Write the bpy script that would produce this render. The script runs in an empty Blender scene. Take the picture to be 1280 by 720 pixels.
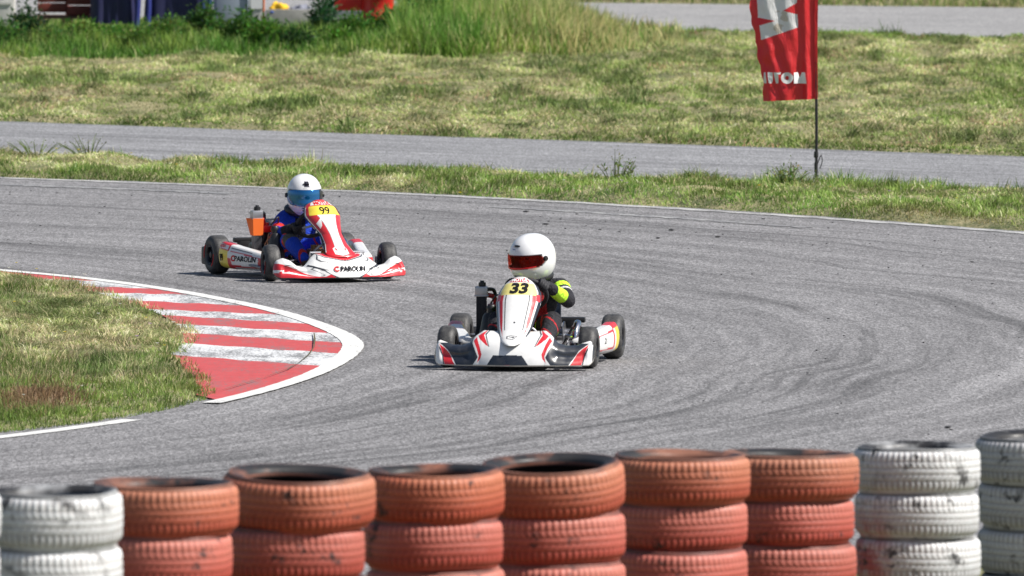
import bpy, bmesh, math, random
import numpy as np
from mathutils import Vector, Matrix, Euler, Quaternion
random.seed(7); rng = np.random.default_rng(11)
R = math.radians
scene = bpy.context.scene
COL = scene.collection
F = 14000.0; H = 4.4                      # focal length in photo pixels (1280 wide), camera height
PITCH = math.atan(800.0/F)

def gd(py):                               # distance of the ground point seen at photo row py
    return H*F/(py+440.0)
def at(px, py):
    d = gd(py); return ((px-640.0)*d/F, d)
def atd(px, d):
    return ((px-640.0)*d/F, d)

# ------------------------------------------------------------------ noise (numpy)
def vnoise(x, y, seed=0):
    xi = np.floor(x).astype(np.int64); yi = np.floor(y).astype(np.int64)
    xf = x-xi; yf = y-yi
    def h(a, b):
        n = (a*374761393 + b*668265263 + seed*974634777) & 0x7fffffff
        n = ((n ^ (n >> 13))*1274126177) & 0x7fffffff
        return ((n ^ (n >> 16)) & 0xffff)/65535.0
    u = xf*xf*(3-2*xf); v = yf*yf*(3-2*yf)
    return (h(xi,yi)*(1-u)+h(xi+1,yi)*u)*(1-v)+(h(xi,yi+1)*(1-u)+h(xi+1,yi+1)*u)*v
def fbm(x, y, s, seed=0, o=3):
    t = 0; a = 1; n = 0
    for k in range(o):
        t = t+a*vnoise(x/s, y/s, seed+k*17); n += a; a *= .5; s *= .5
    return t/n
def sstep(a, b, x):
    t = np.clip((x-a)/(b-a), 0, 1); return t*t*(3-2*t)

# ------------------------------------------------------------------ materials
def mat(name, col=(.5,.5,.5), rough=.5, metal=0, coat=0, attr=None, spec=.5, trans=0, alpha=1):
    m = bpy.data.materials.new(name); m.use_nodes = True
    b = m.node_tree.nodes['Principled BSDF']
    b.inputs['Base Color'].default_value = (*col, 1)
    b.inputs['Roughness'].default_value = rough
    b.inputs['Metallic'].default_value = metal
    b.inputs['Coat Weight'].default_value = coat
    b.inputs['Coat Roughness'].default_value = .08
    b.inputs['Specular IOR Level'].default_value = spec
    b.inputs['Transmission Weight'].default_value = trans
    if attr:
        a = m.node_tree.nodes.new('ShaderNodeAttribute'); a.attribute_name = attr
        m.node_tree.links.new(a.outputs['Color'], b.inputs['Base Color'])
    return m
class NT:
    def __init__(s, m): s.t = m.node_tree; s.n = s.t.nodes; s.l = s.t.links; s.b = s.n['Principled BSDF']
    def new(s, ty, **k):
        n = s.n.new(ty)
        for a, v in k.items(): setattr(n, a, v)
        return n
    def link(s, a, b): s.l.new(a, b)
    def val(s, inp, v):
        if hasattr(v, 'is_linked') or isinstance(v, bpy.types.NodeSocket): s.l.new(v, inp)
        else: inp.default_value = v
    def math(s, op, a, b=0.0, c=0.0, clamp=False):
        n = s.new('ShaderNodeMath', operation=op, use_clamp=clamp)
        s.val(n.inputs[0], a); s.val(n.inputs[1], b); s.val(n.inputs[2], c); return n.outputs[0]
    def noise(s, vec, scale, detail=3, rough=.55, dist=0):
        n = s.new('ShaderNodeTexNoise'); s.l.new(vec, n.inputs['Vector'])
        n.inputs['Scale'].default_value = scale; n.inputs['Detail'].default_value = detail
        n.inputs['Roughness'].default_value = rough; n.inputs['Distortion'].default_value = dist
        return n.outputs['Fac']
    def ramp(s, f, lo, hi, a=0.0, b=1.0):
        n = s.new('ShaderNodeMapRange'); s.l.new(f, n.inputs[0])
        for i, v in enumerate((lo, hi, a, b)): n.inputs[i+1].default_value = v
        return n.outputs[0]
    def mix(s, f, a, b, mode='MIX'):
        n = s.new('ShaderNodeMix', data_type='RGBA', blend_type=mode)
        s.val(n.inputs[0], f)
        for i, v in ((6, a), (7, b)):
            if isinstance(v, tuple): n.inputs[i].default_value = (*v, 1)
            else: s.l.new(v, n.inputs[i])
        return n.outputs[2]
    def mapv(s, vec, sc=(1,1,1)):
        n = s.new('ShaderNodeVectorMath', operation='MULTIPLY'); s.l.new(vec, n.inputs[0]); n.inputs[1].default_value = sc
        return n.outputs[0]
    def bump(s, h, st, d=.01):
        n = s.new('ShaderNodeBump'); n.inputs['Strength'].default_value = st; n.inputs['Distance'].default_value = d
        s.l.new(h, n.inputs['Height']); s.l.new(n.outputs[0], s.b.inputs['Normal'])

TC = (-17.9, 70.6)                         # centre of the hairpin
def asphalt(name, base, streak=1.0, curved=True, speck=1.0):
    m = mat(name, base, .8, spec=.35); t = NT(m)
    g = t.new('ShaderNodeNewGeometry').outputs['Position']
    # aggregate grain
    v1 = t.new('ShaderNodeTexVoronoi'); t.link(t.mapv(g, (1,.17,1)), v1.inputs['Vector']); v1.inputs['Scale'].default_value = 95
    s1 = t.new('ShaderNodeSeparateColor'); t.link(v1.outputs['Color'], s1.inputs[0])
    n1 = t.noise(t.mapv(g, (1,.11,1)), 48, 2, .7)
    n2 = t.noise(t.mapv(g, (1,.2,1)), 9, 3, .6)
    n3 = t.noise(g, .9, 4, .6)
    f = t.math('MULTIPLY_ADD', s1.outputs[0], 1.3*speck, 1-.65*speck)
    f = t.math('MULTIPLY', f, t.ramp(n1, .3, .7, 1-.36*speck, 1+.36*speck))
    f = t.math('MULTIPLY', f, t.ramp(n2, .3, .7, .93, 1.07))
    f = t.math('MULTIPLY', f, t.ramp(n3, .3, .7, .92, 1.08))
    sx = t.new('ShaderNodeSeparateXYZ'); t.link(g, sx.inputs[0])
    if curved:
        dx = t.math('SUBTRACT', sx.outputs[0], TC[0]); dy = t.math('SUBTRACT', sx.outputs[1], TC[1])
        r = t.math('SQRT', t.math('ADD', t.math('MULTIPLY', dx, dx), t.math('MULTIPLY', dy, dy)))
        th = t.math('ARCTAN2', dy, dx)
    else:
        r = t.math('ADD', t.math('MULTIPLY', sx.outputs[0], .62), t.math('MULTIPLY', sx.outputs[1], .78))
        th = t.math('MULTIPLY', sx.outputs[0], .05)
    c = t.new('ShaderNodeCombineXYZ')
    wob = t.noise(g, .16, 2, .5)
    t.link(t.math('ADD', r, t.math('MULTIPLY', wob, 1.5 if curved else .3)), c.inputs[0]); t.link(t.math('MULTIPLY', th, .55), c.inputs[1])
    c2 = t.new('ShaderNodeCombineXYZ'); t.link(t.math('ADD', r, t.math('MULTIPLY', wob, .5)), c2.inputs[0]); t.link(t.math('MULTIPLY', th, 1.1), c2.inputs[1])
    k1 = t.noise(c.outputs[0], 4.2, 5, .72)       # dark rubber bands
    k2 = t.noise(c2.outputs[0], 3.1, 3, .65)
    k3 = t.noise(c2.outputs[0], 1.1, 2, .5)
    band = t.math('MULTIPLY', t.ramp(k1, .50, .62, 0, 1), t.ramp(k3, .38, .6, .25, 1))
    band2 = t.ramp(k2, .48, .62, 0, 1)
    f = t.math('MULTIPLY', f, t.math('SUBTRACT', 1.0, t.math('MULTIPLY', band, .42*streak)))
    f = t.math('MULTIPLY', f, t.math('SUBTRACT', 1.0, t.math('MULTIPLY', band2, .20*streak)))
    lite = t.ramp(k1, .36, .46, 1, 0)
    f = t.math('MULTIPLY', f, t.math('MULTIPLY_ADD', lite, .22*streak, 1.0))
    cm = t.new('ShaderNodeVectorMath', operation='SCALE'); cm.inputs[0].default_value = base; t.link(f, cm.inputs['Scale'])
    t.link(cm.outputs[0], t.b.inputs['Base Color'])
    t.bump(s1.outputs[0], .35, .004)
    return m
M = {}
M['asphalt'] = asphalt('asphalt_track', (.203,.200,.205), 1.0, True, .56)
M['asphalt_mid'] = asphalt('asphalt_road', (.235,.237,.247), 1.0, False, .55)
M['asphalt_far'] = asphalt('asphalt_far_road', (.275,.272,.272), .3, False, .5)

def paint(name, col, wear=.45, under=(.17,.17,.17), scale=1.0):
    m = mat(name, col, .6); t = NT(m)
    g = t.new('ShaderNodeNewGeometry').outputs['Position']
    a = t.noise(t.mapv(g, (1,.3,1)), 60*scale, 3, .7); b = t.noise(t.mapv(g, (1,.35,1)), 4*scale, 4, .6)
    w = t.math('ADD', t.math('MULTIPLY', a, .55), t.math('MULTIPLY', b, .6))
    mask = t.ramp(w, 1.0-wear, 1.0-wear+.14, 0, 1)
    mask.node.clamp = True
    d = t.noise(t.mapv(g, (1,.4,1)), 18, 3, .6)
    cc = t.mix(t.ramp(d, .35, .7, 0, .35), col, tuple(c*.6 for c in col))
    t.link(t.mix(mask, cc, under), t.b.inputs['Base Color'])
    return m
M['line_white'] = paint('road_paint_white', (.72,.72,.70), .36)
M['line_worn'] = paint('road_paint_worn', (.50,.50,.49), .46, (.22,.22,.225))
M['line_faded'] = paint('road_paint_faded', (.45,.45,.44), .54, (.21,.21,.215))
M['kerb_red'] = paint('kerb_paint_red', (.52,.075,.075), .42, (.26,.14,.14))
M['kerb_white'] = paint('kerb_paint_white', (.68,.69,.70), .47, (.2,.2,.205))
M['soil'] = mat('soil', (.2,.15,.09), .95)
t = NT(M['soil']); g = t.new('ShaderNodeNewGeometry').outputs['Position']
sf = t.math('ADD', t.math('MULTIPLY', t.noise(g, 1.7, 5, .65), .5), t.math('MULTIPLY', t.noise(t.mapv(g, (1,.3,1)), 38, 4, .8), .5))
t.link(t.mix(t.ramp(sf, .42, .58), (.075,.10,.03), (.33,.29,.16)), t.b.inputs['Base Color'])
t.bump(t.noise(g, 25, 4, .7), .8, .03)
def grass_mat(name, rough=.6, tl=.35):
    m = mat(name, (.1,.2,.03), rough, attr='Col', spec=.25)
    t = NT(m); a = [n for n in t.n if n.type == 'ATTRIBUTE'][0]
    tr = t.new('ShaderNodeBsdfTranslucent'); t.link(a.outputs['Color'], tr.inputs[0])
    mx = t.new('ShaderNodeMixShader'); mx.inputs[0].default_value = tl
    out = t.n['Material Output']; t.link(t.b.outputs[0], mx.inputs[1]); t.link(tr.outputs[0], mx.inputs[2]); t.link(mx.outputs[0], out.inputs[0])
    return m
M['grass'] = grass_mat('grass_blades'); M['leaf'] = grass_mat('weed_leaves')
M['livery'] = mat('painted_bodywork', rough=.28, coat=.6, attr='Col')
t = NT(M['livery']); g = t.new('ShaderNodeTexCoord').outputs['Object']
M['livery'].node_tree.nodes['Principled BSDF'].inputs['Coat Roughness'].default_value = .15
a = [n for n in t.n if n.type == 'ATTRIBUTE'][0]
dirt = t.ramp(t.noise(g, 14, 5, .7), .45, .8, 0, .35)
t.link(t.mix(dirt, a.outputs['Color'], t.mix(.5, a.outputs['Color'], (.25,.23,.2))), t.b.inputs['Base Color'])
t.link(t.ramp(t.noise(g, 20, 4, .6), .3, .7, .22, .5), t.b.inputs['Roughness'])
M['suit'] = mat('suit_fabric', rough=.8, attr='Col', spec=.3)
t = NT(M['suit']); g = t.new('ShaderNodeTexCoord').outputs['Object']
t.bump(t.noise(g, 22, 3, .6, 1.2), 1.0, .02)
M['helmet'] = mat('helmet_shell', (.82,.82,.83), .18, coat=.8, attr='Col')
M['black'] = mat('black_plastic', (.02,.02,.022), .42)
M['black_gloss'] = mat('black_gloss', (.018,.02,.025), .22, coat=.5)
M['rubber'] = mat('slick_rubber', (.045,.045,.047), .55, spec=.5)
t = NT(M['rubber']); g = t.new('ShaderNodeTexCoord').outputs['Object']
t.link(t.mix(t.ramp(t.noise(t.mapv(g,(1,1,1)), 30, 4, .7), .4, .7), (.032,.032,.034), (.085,.083,.08)), t.b.inputs['Base Color'])
t.bump(t.noise(g, 160, 3, .7), .5, .003)
M['rubber_attr'] = mat('slick_sidewall', rough=.55, attr='Col')
M['magnesium'] = mat('dark_rim', (.06,.06,.065), .35, metal=.8)
M['steel'] = mat('bare_steel', (.6,.6,.62), .3, metal=1)
M['chrome'] = mat('chrome', (.8,.8,.82), .12, metal=1)
M['tube_grey'] = mat('frame_tube', (.25,.25,.27), .3, metal=.7)
M['alu'] = mat('dull_aluminium', (.5,.5,.52), .4, metal=.9)
M['radcore'] = mat('radiator_core', (.04,.04,.045), .6, metal=.3)
M['red'] = mat('red_anodised', (.55,.02,.02), .35, coat=.3)
M['orange'] = mat('orange_cover', (.85,.16,.02), .5)
M['yellow'] = mat('yellow_sticker', (.85,.62,.03), .4)
M['ink'] = mat('dark_lettering', (.012,.012,.016), .85, spec=.15)
M['ink_red'] = mat('red_lettering', (.60,.02,.025), .85, spec=.15)
M['ink_white'] = mat('white_lettering', (.80,.80,.80), .85, spec=.15)
M['tank'] = mat('fuel_tank_plastic', (.42,.20,.07), .4, trans=.2)
M['glove'] = mat('black_glove', (.015,.015,.02), .7)
M['skin'] = mat('skin', (.55,.30,.20), .5)
M['visor_blue'] = mat('blue_mirror_visor', (.006,.15,.40), .16, metal=.6, coat=1)
M['visor_red'] = mat('red_tinted_visor', (.26,.008,.007), .08)
t = NT(M['visor_red']); tr = t.new('ShaderNodeBsdfTransparent'); tr.inputs[0].default_value = (.85,.26,.20,1)
mx = t.new('ShaderNodeMixShader'); mx.inputs[0].default_value = .13
t.link(tr.outputs[0], mx.inputs[1]); t.link(t.b.outputs[0], mx.inputs[2]); t.link(mx.outputs[0], t.n['Material Output'].inputs[0])
# painted road tyres
def tyre_paint(white=False, stain=None):
    m = mat('painted_tyre', (.5,.2,.1), .55, spec=.4); t = NT(m)
    oi = t.new('ShaderNodeObjectInfo'); tc = t.new('ShaderNodeTexCoord').outputs['Object']
    loc = t.new('ShaderNodeVectorMath', operation='ADD'); t.link(tc, loc.inputs[0])
    sc = t.new('ShaderNodeVectorMath', operation='SCALE'); sc.inputs[0].default_value = (31,17,23); t.link(oi.outputs['Random'], sc.inputs['Scale']); t.link(sc.outputs[0], loc.inputs[1])
    p = loc.outputs[0]
    at_ = t.new('ShaderNodeAttribute'); at_.attribute_name = 'Col'
    sep = t.new('ShaderNodeSeparateColor'); t.link(at_.outputs['Color'], sep.inputs[0])   # R: raised tread, G: inside/rim bare
    big = t.noise(p, 3.2, 5, .65); fine = t.noise(p, 26, 4, .7); mid = t.noise(p, 9, 4, .7)
    c1 = t.mix(t.ramp(big, .35, .68, 0, .55), oi.outputs['Color'], t.mix(1.0, oi.outputs['Color'], (.8,.8,.8) if white else (1.0,.55,.55), 'MULTIPLY'))
    c2 = t.mix(t.ramp(fine, .35, .75, 0, .4), c1, t.mix(1.0, c1, (1.25,1.35,1.4), 'MULTIPLY'))
    zz = t.new('ShaderNodeSeparateXYZ'); t.link(tc, zz.inputs[0]); lit_fade = t.ramp(t.math('ADD', zz.outputs[2], t.math('MULTIPLY', t.math('SUBTRACT', big, .5), .16)), -.06, .075, 0, 1)  # fading plus painted light: each tyre paler on top, darker below
    c2 = t.mix(lit_fade, t.mix(1.0, c2, (.72,.73,.74) if white else (.80,.55,.55), 'MULTIPLY'), t.mix(1.0, c2, (1.12,1.12,1.12) if white else (1.15,1.6,1.7), 'MULTIPLY'))
    if stain:
        wp = t.new('ShaderNodeSeparateXYZ'); gp = t.new('ShaderNodeNewGeometry').outputs['Position']; t.link(gp, wp.inputs[0])
        sm_ = t.math('MULTIPLY', t.ramp(wp.outputs[0], stain[0]-.20, stain[0]-.10, 1, 0), t.ramp(wp.outputs[2], stain[1]-.42, stain[1]-.12, 1, 0))
        c2 = t.mix(t.math('MULTIPLY', sm_, t.ramp(t.noise(gp, 9, 4, .7), .35, .55, .2, .9)), c2, (.42,.05,.05))
    # dirt in the grooves, black scuffs
    c3 = t.mix(t.math('MULTIPLY', t.math('SUBTRACT', 1.0, sep.outputs[0]), .62), c2, t.mix(1.0, c2, (.30,.22,.2), 'MULTIPLY'))
    scuff = t.math('MULTIPLY', t.ramp(mid, .55 if white else .57, .62 if white else .64, 0, .9), t.ramp(big, .42 if white else .48, .55, 0, 1))
    scuff = t.math('MAXIMUM', scuff, t.math('MULTIPLY', t.ramp(sep.outputs[1], .1, .7, 0, 1), t.ramp(big, .36, .52, .55, 1)))
    scuff = t.math('MAXIMUM', scuff, sep.outputs[2])
    sn = scuff.node; sn.use_clamp = True
    t.link(t.mix(scuff, c3, (.022,.022,.024)), t.b.inputs['Base Color'])
    t.link(t.ramp(mid, .3, .7, .4, .7), t.b.inputs['Roughness'])
    t.bump(fine, .25, .004)
    return m
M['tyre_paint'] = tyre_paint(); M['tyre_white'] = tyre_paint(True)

# ------------------------------------------------------------------ object helpers
def link(o, parent=None):
    COL.objects.link(o)
    if parent: o.parent = parent
    return o
def tag(o, label=None, cat=None, group=None, kind=None):
    if label: o['label'] = label
    if cat: o['category'] = cat
    if group: o['group'] = group
    if kind: o['kind'] = kind
    return o
def empty(name, loc=(0,0,0), rz=0, parent=None):
    o = bpy.data.objects.new(name, None); o.empty_display_size = .2
    o.location = loc; o.rotation_euler = (0,0,rz); return link(o, parent)
def mesh_obj(name, V, Fc, mats, parent=None, smooth=True, cols=None, midx=None):
    me = bpy.data.meshes.new(name); me.from_pydata([tuple(v) for v in V], [], [tuple(f) for f in Fc]); me.validate()
    if not isinstance(mats, (list, tuple)): mats = [mats]
    for m in mats: me.materials.append(m)
    if smooth: me.polygons.foreach_set('use_smooth', [True]*len(me.polygons))
    if midx is not None: me.polygons.foreach_set('material_index', midx)
    if cols is not None:
        ca = me.color_attributes.new('Col', 'FLOAT_COLOR', 'POINT')
        a = np.ones((len(me.vertices), 4), np.float32); a[:,:3] = cols; ca.data.foreach_set('color', a.ravel())
    me.update()
    o = bpy.data.objects.new(name, me); return link(o, parent)
def big_mesh(name, V, loops, starts, totals, mats, cols=None, smooth=False):
    me = bpy.data.meshes.new(name)
    me.vertices.add(len(V)); me.vertices.foreach_set('co', V.astype(np.float32).ravel())
    me.loops.add(len(loops)); me.loops.foreach_set('vertex_index', loops.astype(np.int32))
    me.polygons.add(len(starts)); me.polygons.foreach_set('loop_start', starts.astype(np.int32)); me.polygons.foreach_set('loop_total', totals.astype(np.int32))
    for m in (mats if isinstance(mats, list) else [mats]): me.materials.append(m)
    if smooth: me.polygons.foreach_set('use_smooth', np.ones(len(starts), bool))
    me.update(calc_edges=True)
    if cols is not None:
        ca = me.color_attributes.new('Col', 'FLOAT_COLOR', 'POINT')
        a = np.ones((len(V), 4), np.float32); a[:,:3] = cols; ca.data.foreach_set('color', a.ravel())
    return link(bpy.data.objects.new(name, me))

class MB:                                   # gathers shapes into one mesh
    def __init__(s): s.v = []; s.f = []; s.c = []; s.m = []; s.col = (1,1,1); s.mi = 0
    def add(s, V, Fc):
        b = len(s.v); s.v += [tuple(v) for v in V]; s.f += [tuple(i+b for i in f) for f in Fc]
        s.c += [s.col]*len(V); s.m += [s.mi]*len(Fc)
    def box(s, c, d, rot=None, bev=.0):
        bm = bmesh.new(); bmesh.ops.create_cube(bm, size=1)
        bmesh.ops.scale(bm, vec=d, verts=bm.verts)
        if bev: bmesh.ops.bevel(bm, geom=bm.edges[:], offset=bev, segments=2, affect='EDGES', profile=.6)
        Mx = Matrix.Translation(c) @ (rot.to_4x4() if rot else Matrix())
        bm.verts.index_update()
        s.add([Mx @ v.co for v in bm.verts], [[v.index for v in f.verts] for f in bm.faces]); bm.free()
    def tube(s, pts, r, n=10, smooth=True, cap=True, sub=6):
        P = [Vector(p) for p in pts]; rr = r if isinstance(r, (list,tuple)) else [r]*len(P)
        if smooth and len(P) > 2:
            Q = []; q = []
            for i in range(len(P)-1):
                p0 = P[max(i-1,0)]; p1 = P[i]; p2 = P[i+1]; p3 = P[min(i+2,len(P)-1)]
                for k in range(sub):
                    t = k/sub
                    Q.append(.5*((2*p1)+(-p0+p2)*t+(2*p0-5*p1+4*p2-p3)*t*t+(-p0+3*p1-3*p2+p3)*t**3)); q.append(rr[i]*(1-t)+rr[i+1]*t)
            Q.append(P[-1]); q.append(rr[-1]); P, rr = Q, q
        V = []; Fc = []; up = None
        for i, p in enumerate(P):
            tg = (P[min(i+1,len(P)-1)]-P[max(i-1,0)]).normalized()
            if up is None:
                up = tg.orthogonal().normalized()
            up = (up-tg*up.dot(tg)).normalized(); sd = tg.cross(up)
            for k in range(n):
                a = 2*math.pi*k/n; V.append(p+(up*math.cos(a)+sd*math.sin(a))*rr[i])
        for i in range(len(P)-1):
            for k in range(n): Fc.append((i*n+k, i*n+(k+1)%n, (i+1)*n+(k+1)%n, (i+1)*n+k))
        if cap: Fc.append(tuple(range(n))[::-1]); Fc.append(tuple((len(P)-1)*n+k for k in range(n)))
        s.add(V, Fc)
    def lathe(s, prof, n=32, Mx=None, closed=False):     # prof: (radius, height) round local z
        V = []; Fc = []; m = len(prof); Mx = Mx or Matrix()
        for k in range(n):
            a = 2*math.pi*k/n
            for (r, z) in prof: V.append(Mx @ Vector((r*math.cos(a), r*math.sin(a), z)))
        for k in range(n):
            k2 = (k+1)%n
            for i in range(m if closed else m-1):
                j = (i+1)%m; Fc.append((k*m+i, k2*m+i, k2*m+j, k*m+j))
        s.add(V, Fc)
    def ell(s, c, d, rot=None, n=16):
        V = []; Fc = []; Mx = Matrix.Translation(c) @ (rot.to_4x4() if rot else Matrix())
        for i in range(n+1):
            ph = math.pi*i/n
            for k in range(2*n):
                a = math.pi*k/n; V.append(Mx @ Vector((d[0]*math.sin(ph)*math.cos(a), d[1]*math.sin(ph)*math.sin(a), d[2]*math.cos(ph))))
        for i in range(n):
            for k in range(2*n): Fc.append((i*2*n+k, i*2*n+(k+1)%(2*n), (i+1)*2*n+(k+1)%(2*n), (i+1)*2*n+k))
        s.add(V, Fc)
    def build(s, name, mats, parent=None, smooth=True, cols=False, weld=True):
        o = mesh_obj(name, s.v, s.f, mats, parent, smooth, np.array(s.c) if cols else None, s.m)
        if weld:
            bm = bmesh.new(); bm.from_mesh(o.data); bmesh.ops.remove_doubles(bm, verts=bm.verts, dist=1e-5)
            bmesh.ops.recalc_face_normals(bm, faces=bm.faces); bm.to_mesh(o.data); bm.free()
        if smooth: sharp(o)
        return o
def sharp(o, ang=40):
    bm = bmesh.new(); bm.from_mesh(o.data)
    for e in bm.edges:
        if len(e.link_faces) == 2 and e.calc_face_angle(0) > R(ang): e.smooth = False
    bm.to_mesh(o.data); bm.free()

def surf(name, P, C, material, parent=None, cu=False, cv=False, caps=False, sharp_ang=None):
    nu, nv = P.shape[:2]
    V = P.reshape(-1,3); Fc = []
    for i in range(nu if cu else nu-1):
        for j in range(nv if cv else nv-1):
            a = i*nv+j; b = ((i+1)%nu)*nv+j; c = ((i+1)%nu)*nv+(j+1)%nv; d = i*nv+(j+1)%nv
            Fc.append((a,b,c,d))
    if caps: Fc.append(tuple(range(nv))[::-1]); Fc.append(tuple((nu-1)*nv+j for j in range(nv)))
    o = mesh_obj(name, V, Fc, material, parent, True, C.reshape(-1,3) if C is not None else None)
    bm = bmesh.new(); bm.from_mesh(o.data); bmesh.ops.recalc_face_normals(bm, faces=bm.faces); bm.to_mesh(o.data); bm.free()
    if sharp_ang: sharp(o, sharp_ang)
    return o
def pip(poly, X, Y):
    ins = np.zeros(X.shape, bool); n = len(poly)
    for i in range(n):
        x0, y0 = poly[i]; x1, y1 = poly[(i+1)%n]
        if y0 == y1: continue
        c = ((y0 > Y) != (y1 > Y)) & (X < (x1-x0)*(Y-y0)/(y1-y0)+x0); ins ^= c
    return ins
def put(C, mask, col): C[mask] = col
def text_verts(body, size, bold=.0, shear=0, sx=1.0, mirror=False, sub=0):
    cu = bpy.data.curves.new('txt', 'FONT'); cu.body = body; cu.size = size; cu.offset = bold; cu.shear = shear
    cu.align_x = 'CENTER'; cu.align_y = 'CENTER'; cu.resolution_u = 4; cu.space_character = 1.0
    o = bpy.data.objects.new('txt', cu); COL.objects.link(o)
    dg = bpy.context.evaluated_depsgraph_get(); me = bpy.data.meshes.new_from_object(o.evaluated_get(dg))
    bm = bmesh.new(); bm.from_mesh(me); bmesh.ops.triangulate(bm, faces=bm.faces)
    if sub: bmesh.ops.subdivide_edges(bm, edges=bm.edges, cuts=sub)
    bm.verts.index_update()
    V = [((-v.co.x if mirror else v.co.x)*sx, v.co.y) for v in bm.verts]; Fc = [[v.index for v in f.verts] for f in bm.faces]
    bm.free(); bpy.data.meshes.remove(me); bpy.data.objects.remove(o); bpy.data.curves.remove(cu)
    return V, Fc
def lettering(name, body, size, fn, material, parent, bold=.0, shear=0, sx=1.0, mirror=False, sub=1, rot=0):
    V, Fc = text_verts(body, size, bold, shear, sx, mirror, sub)
    ca, sa = math.cos(rot), math.sin(rot)
    return mesh_obj(name, [fn(a*ca-b*sa, a*sa+b*ca) for a, b in V], Fc, material, parent, False)
def remeshed(name, mb, voxel, material, parent, colfn=None, smooth_it=4):
    o = mb.build(name+'_tmp', material, None, True, weld=False)
    r = o.modifiers.new('r', 'REMESH'); r.mode = 'VOXEL'; r.voxel_size = voxel; r.use_smooth_shade = True
    s_ = o.modifiers.new('s', 'SMOOTH'); s_.factor = .5; s_.iterations = smooth_it
    dg = bpy.context.evaluated_depsgraph_get(); me = bpy.data.meshes.new_from_object(o.evaluated_get(dg))
    bpy.data.objects.remove(o)
    me.name = name; me.materials.clear(); me.materials.append(material)
    me.polygons.foreach_set('use_smooth', [True]*len(me.polygons))
    if colfn:
        n = len(me.vertices); co = np.empty(n*3, np.float32); me.vertices.foreach_get('co', co); co = co.reshape(-1,3)
        if 'Col' in me.attributes: me.attributes.remove(me.attributes['Col'])
        a = np.ones((n,4), np.float32); a[:,:3] = colfn(co)
        ca = me.color_attributes.new('Col', 'FLOAT_COLOR', 'POINT'); ca.data.foreach_set('color', a.ravel())
    o = bpy.data.objects.new(name, me); return link(o, parent)

# ------------------------------------------------------------------ track layout (world metres)
def polar(p): dx = p[0]-TC[0]; dy = p[1]-TC[1]; return math.atan2(dy,dx), math.hypot(dx,dy)
def rcurve(pts):
    q = sorted(polar(at(*p)) for p in pts); th = np.array([a for a,_ in q]); rr = np.array([b for _,b in q])
    return lambda t: np.interp(t, th, rr)
def smoothr(fn, w=.04):
    return lambda t: (fn(t-w)+fn(t-w/2)+fn(t)+fn(t+w/2)+fn(t+w))/5
Rout = smoothr(rcurve([(0,222),(260,231),(520,243),(900,264),(1280,292)]), .1)
Rline = smoothr(rcurve([(0,338),(100,347),(200,360),(300,378),(400,404),(453,430),(430,456),(380,478),(275,506),(175,526),(0,549)]), .02)
Rgrass = smoothr(rcurve([(0,346),(50,352),(101,361),(157,377),(199,391),(225,404),(240,423),(223,446),(240,470),(262,494),(208,512),(101,530),(0,541)]), .006)
mid_b = (at(0,196), at(1280,246)); mid_t = (at(0,151), at(1280,195))
far_b = (at(800,38), at(1280,48)); far_t = (at(760,3), at(1280,9))
def lin(p, x): return p[0][1]+(p[1][1]-p[0][1])*(x-p[0][0])/(p[1][0]-p[0][0])
def th_r(x, y): return np.arctan2(y-TC[1], x-TC[0]), np.hypot(x-TC[0], y-TC[1])
def sd_grass(x, y):                       # >0 inside grass, metres from the nearest paved edge (roughly)
    th, r = th_r(x, y)
    infield = np.where(np.abs(th) < 2.6, Rgrass(th)-r, 1.0)
    outer = r-Rout(th)
    s = np.maximum(infield, outer)
    mb_ = np.maximum(lin(mid_b, x)-y, y-lin(mid_t, x))*.78
    fb_ = np.maximum(lin(far_b, x)-y, y-lin(far_t, x))*.78
    return np.minimum(np.minimum(s, mb_), fb_)
def zone(x, y):                           # 0 infield, 1 strip, 2 mowed field, 3 beyond
    th, r = th_r(x, y)
    return np.where(r < Rgrass(th), 0, np.where(y < lin(mid_b, x), 1, np.where(y < lin(far_b, x), 2, 3)))
def barrier_base(x): return .06-.032*(x+2.1)
def gz(x, y):
    g = sd_grass(x, y)
    up = sstep(0, .35, g)
    z = zone(x, y)
    up = np.where(z == 0, sstep(-.06, .10, g), up)
    h = -.05+np.where(z == 0, .068, .06)*up
    h = h + up*(.06*(fbm(x, y, 1.5, 3, 3)-.42) + .12*(fbm(x, y*.6, .38, 9, 2)-.5)) * np.where(z == 0, .55, 1.0)
    h = h + np.where(z == 1, .06*sstep(0,.8,g)*(.4+fbm(x,y,2.2,31,2)), 0)
    h = h + np.where(z == 2, .10*sstep(.3,2.5,g)*(fbm(x*1.0, y*.35, 1.6, 44, 3)-.35)+.12*sstep(.3,1.5,g)*(fbm(x, y*.4, .55, 45, 2)-.45), 0)
    near = 1-sstep(51.5, 55, y)
    return h*(1-near) + near*(-.03+barrier_base(np.clip(x,-9,9))) 

# ground sheet
xs = np.concatenate([[-700,-350,-180,-90,-50,-30,-20,-14], np.arange(-9.0,9.01,.11), [14,20,30,50,90,180,350,700]])
ys = np.concatenate([[-300,-100,0,20,30,36], np.arange(40,62,.5), np.arange(62,150,.14), [155,165,180,220,300,500,900,1600,3000,6000]])
X, Y = np.meshgrid(xs, ys, indexing='ij'); Z = gz(X, Y)
nx, ny = X.shape; V = np.stack([X,Y,Z], -1).reshape(-1,3)
ii, jj = np.meshgrid(np.arange(nx-1), np.arange(ny-1), indexing='ij'); a = (ii*ny+jj).ravel()
loops = np.stack([a, a+ny, a+ny+1, a+1], 1).ravel(); n = len(a)
o = big_mesh('ground', V, loops, np.arange(n)*4, np.full(n,4), M['soil'], smooth=True); tag(o, kind='structure')

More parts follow.
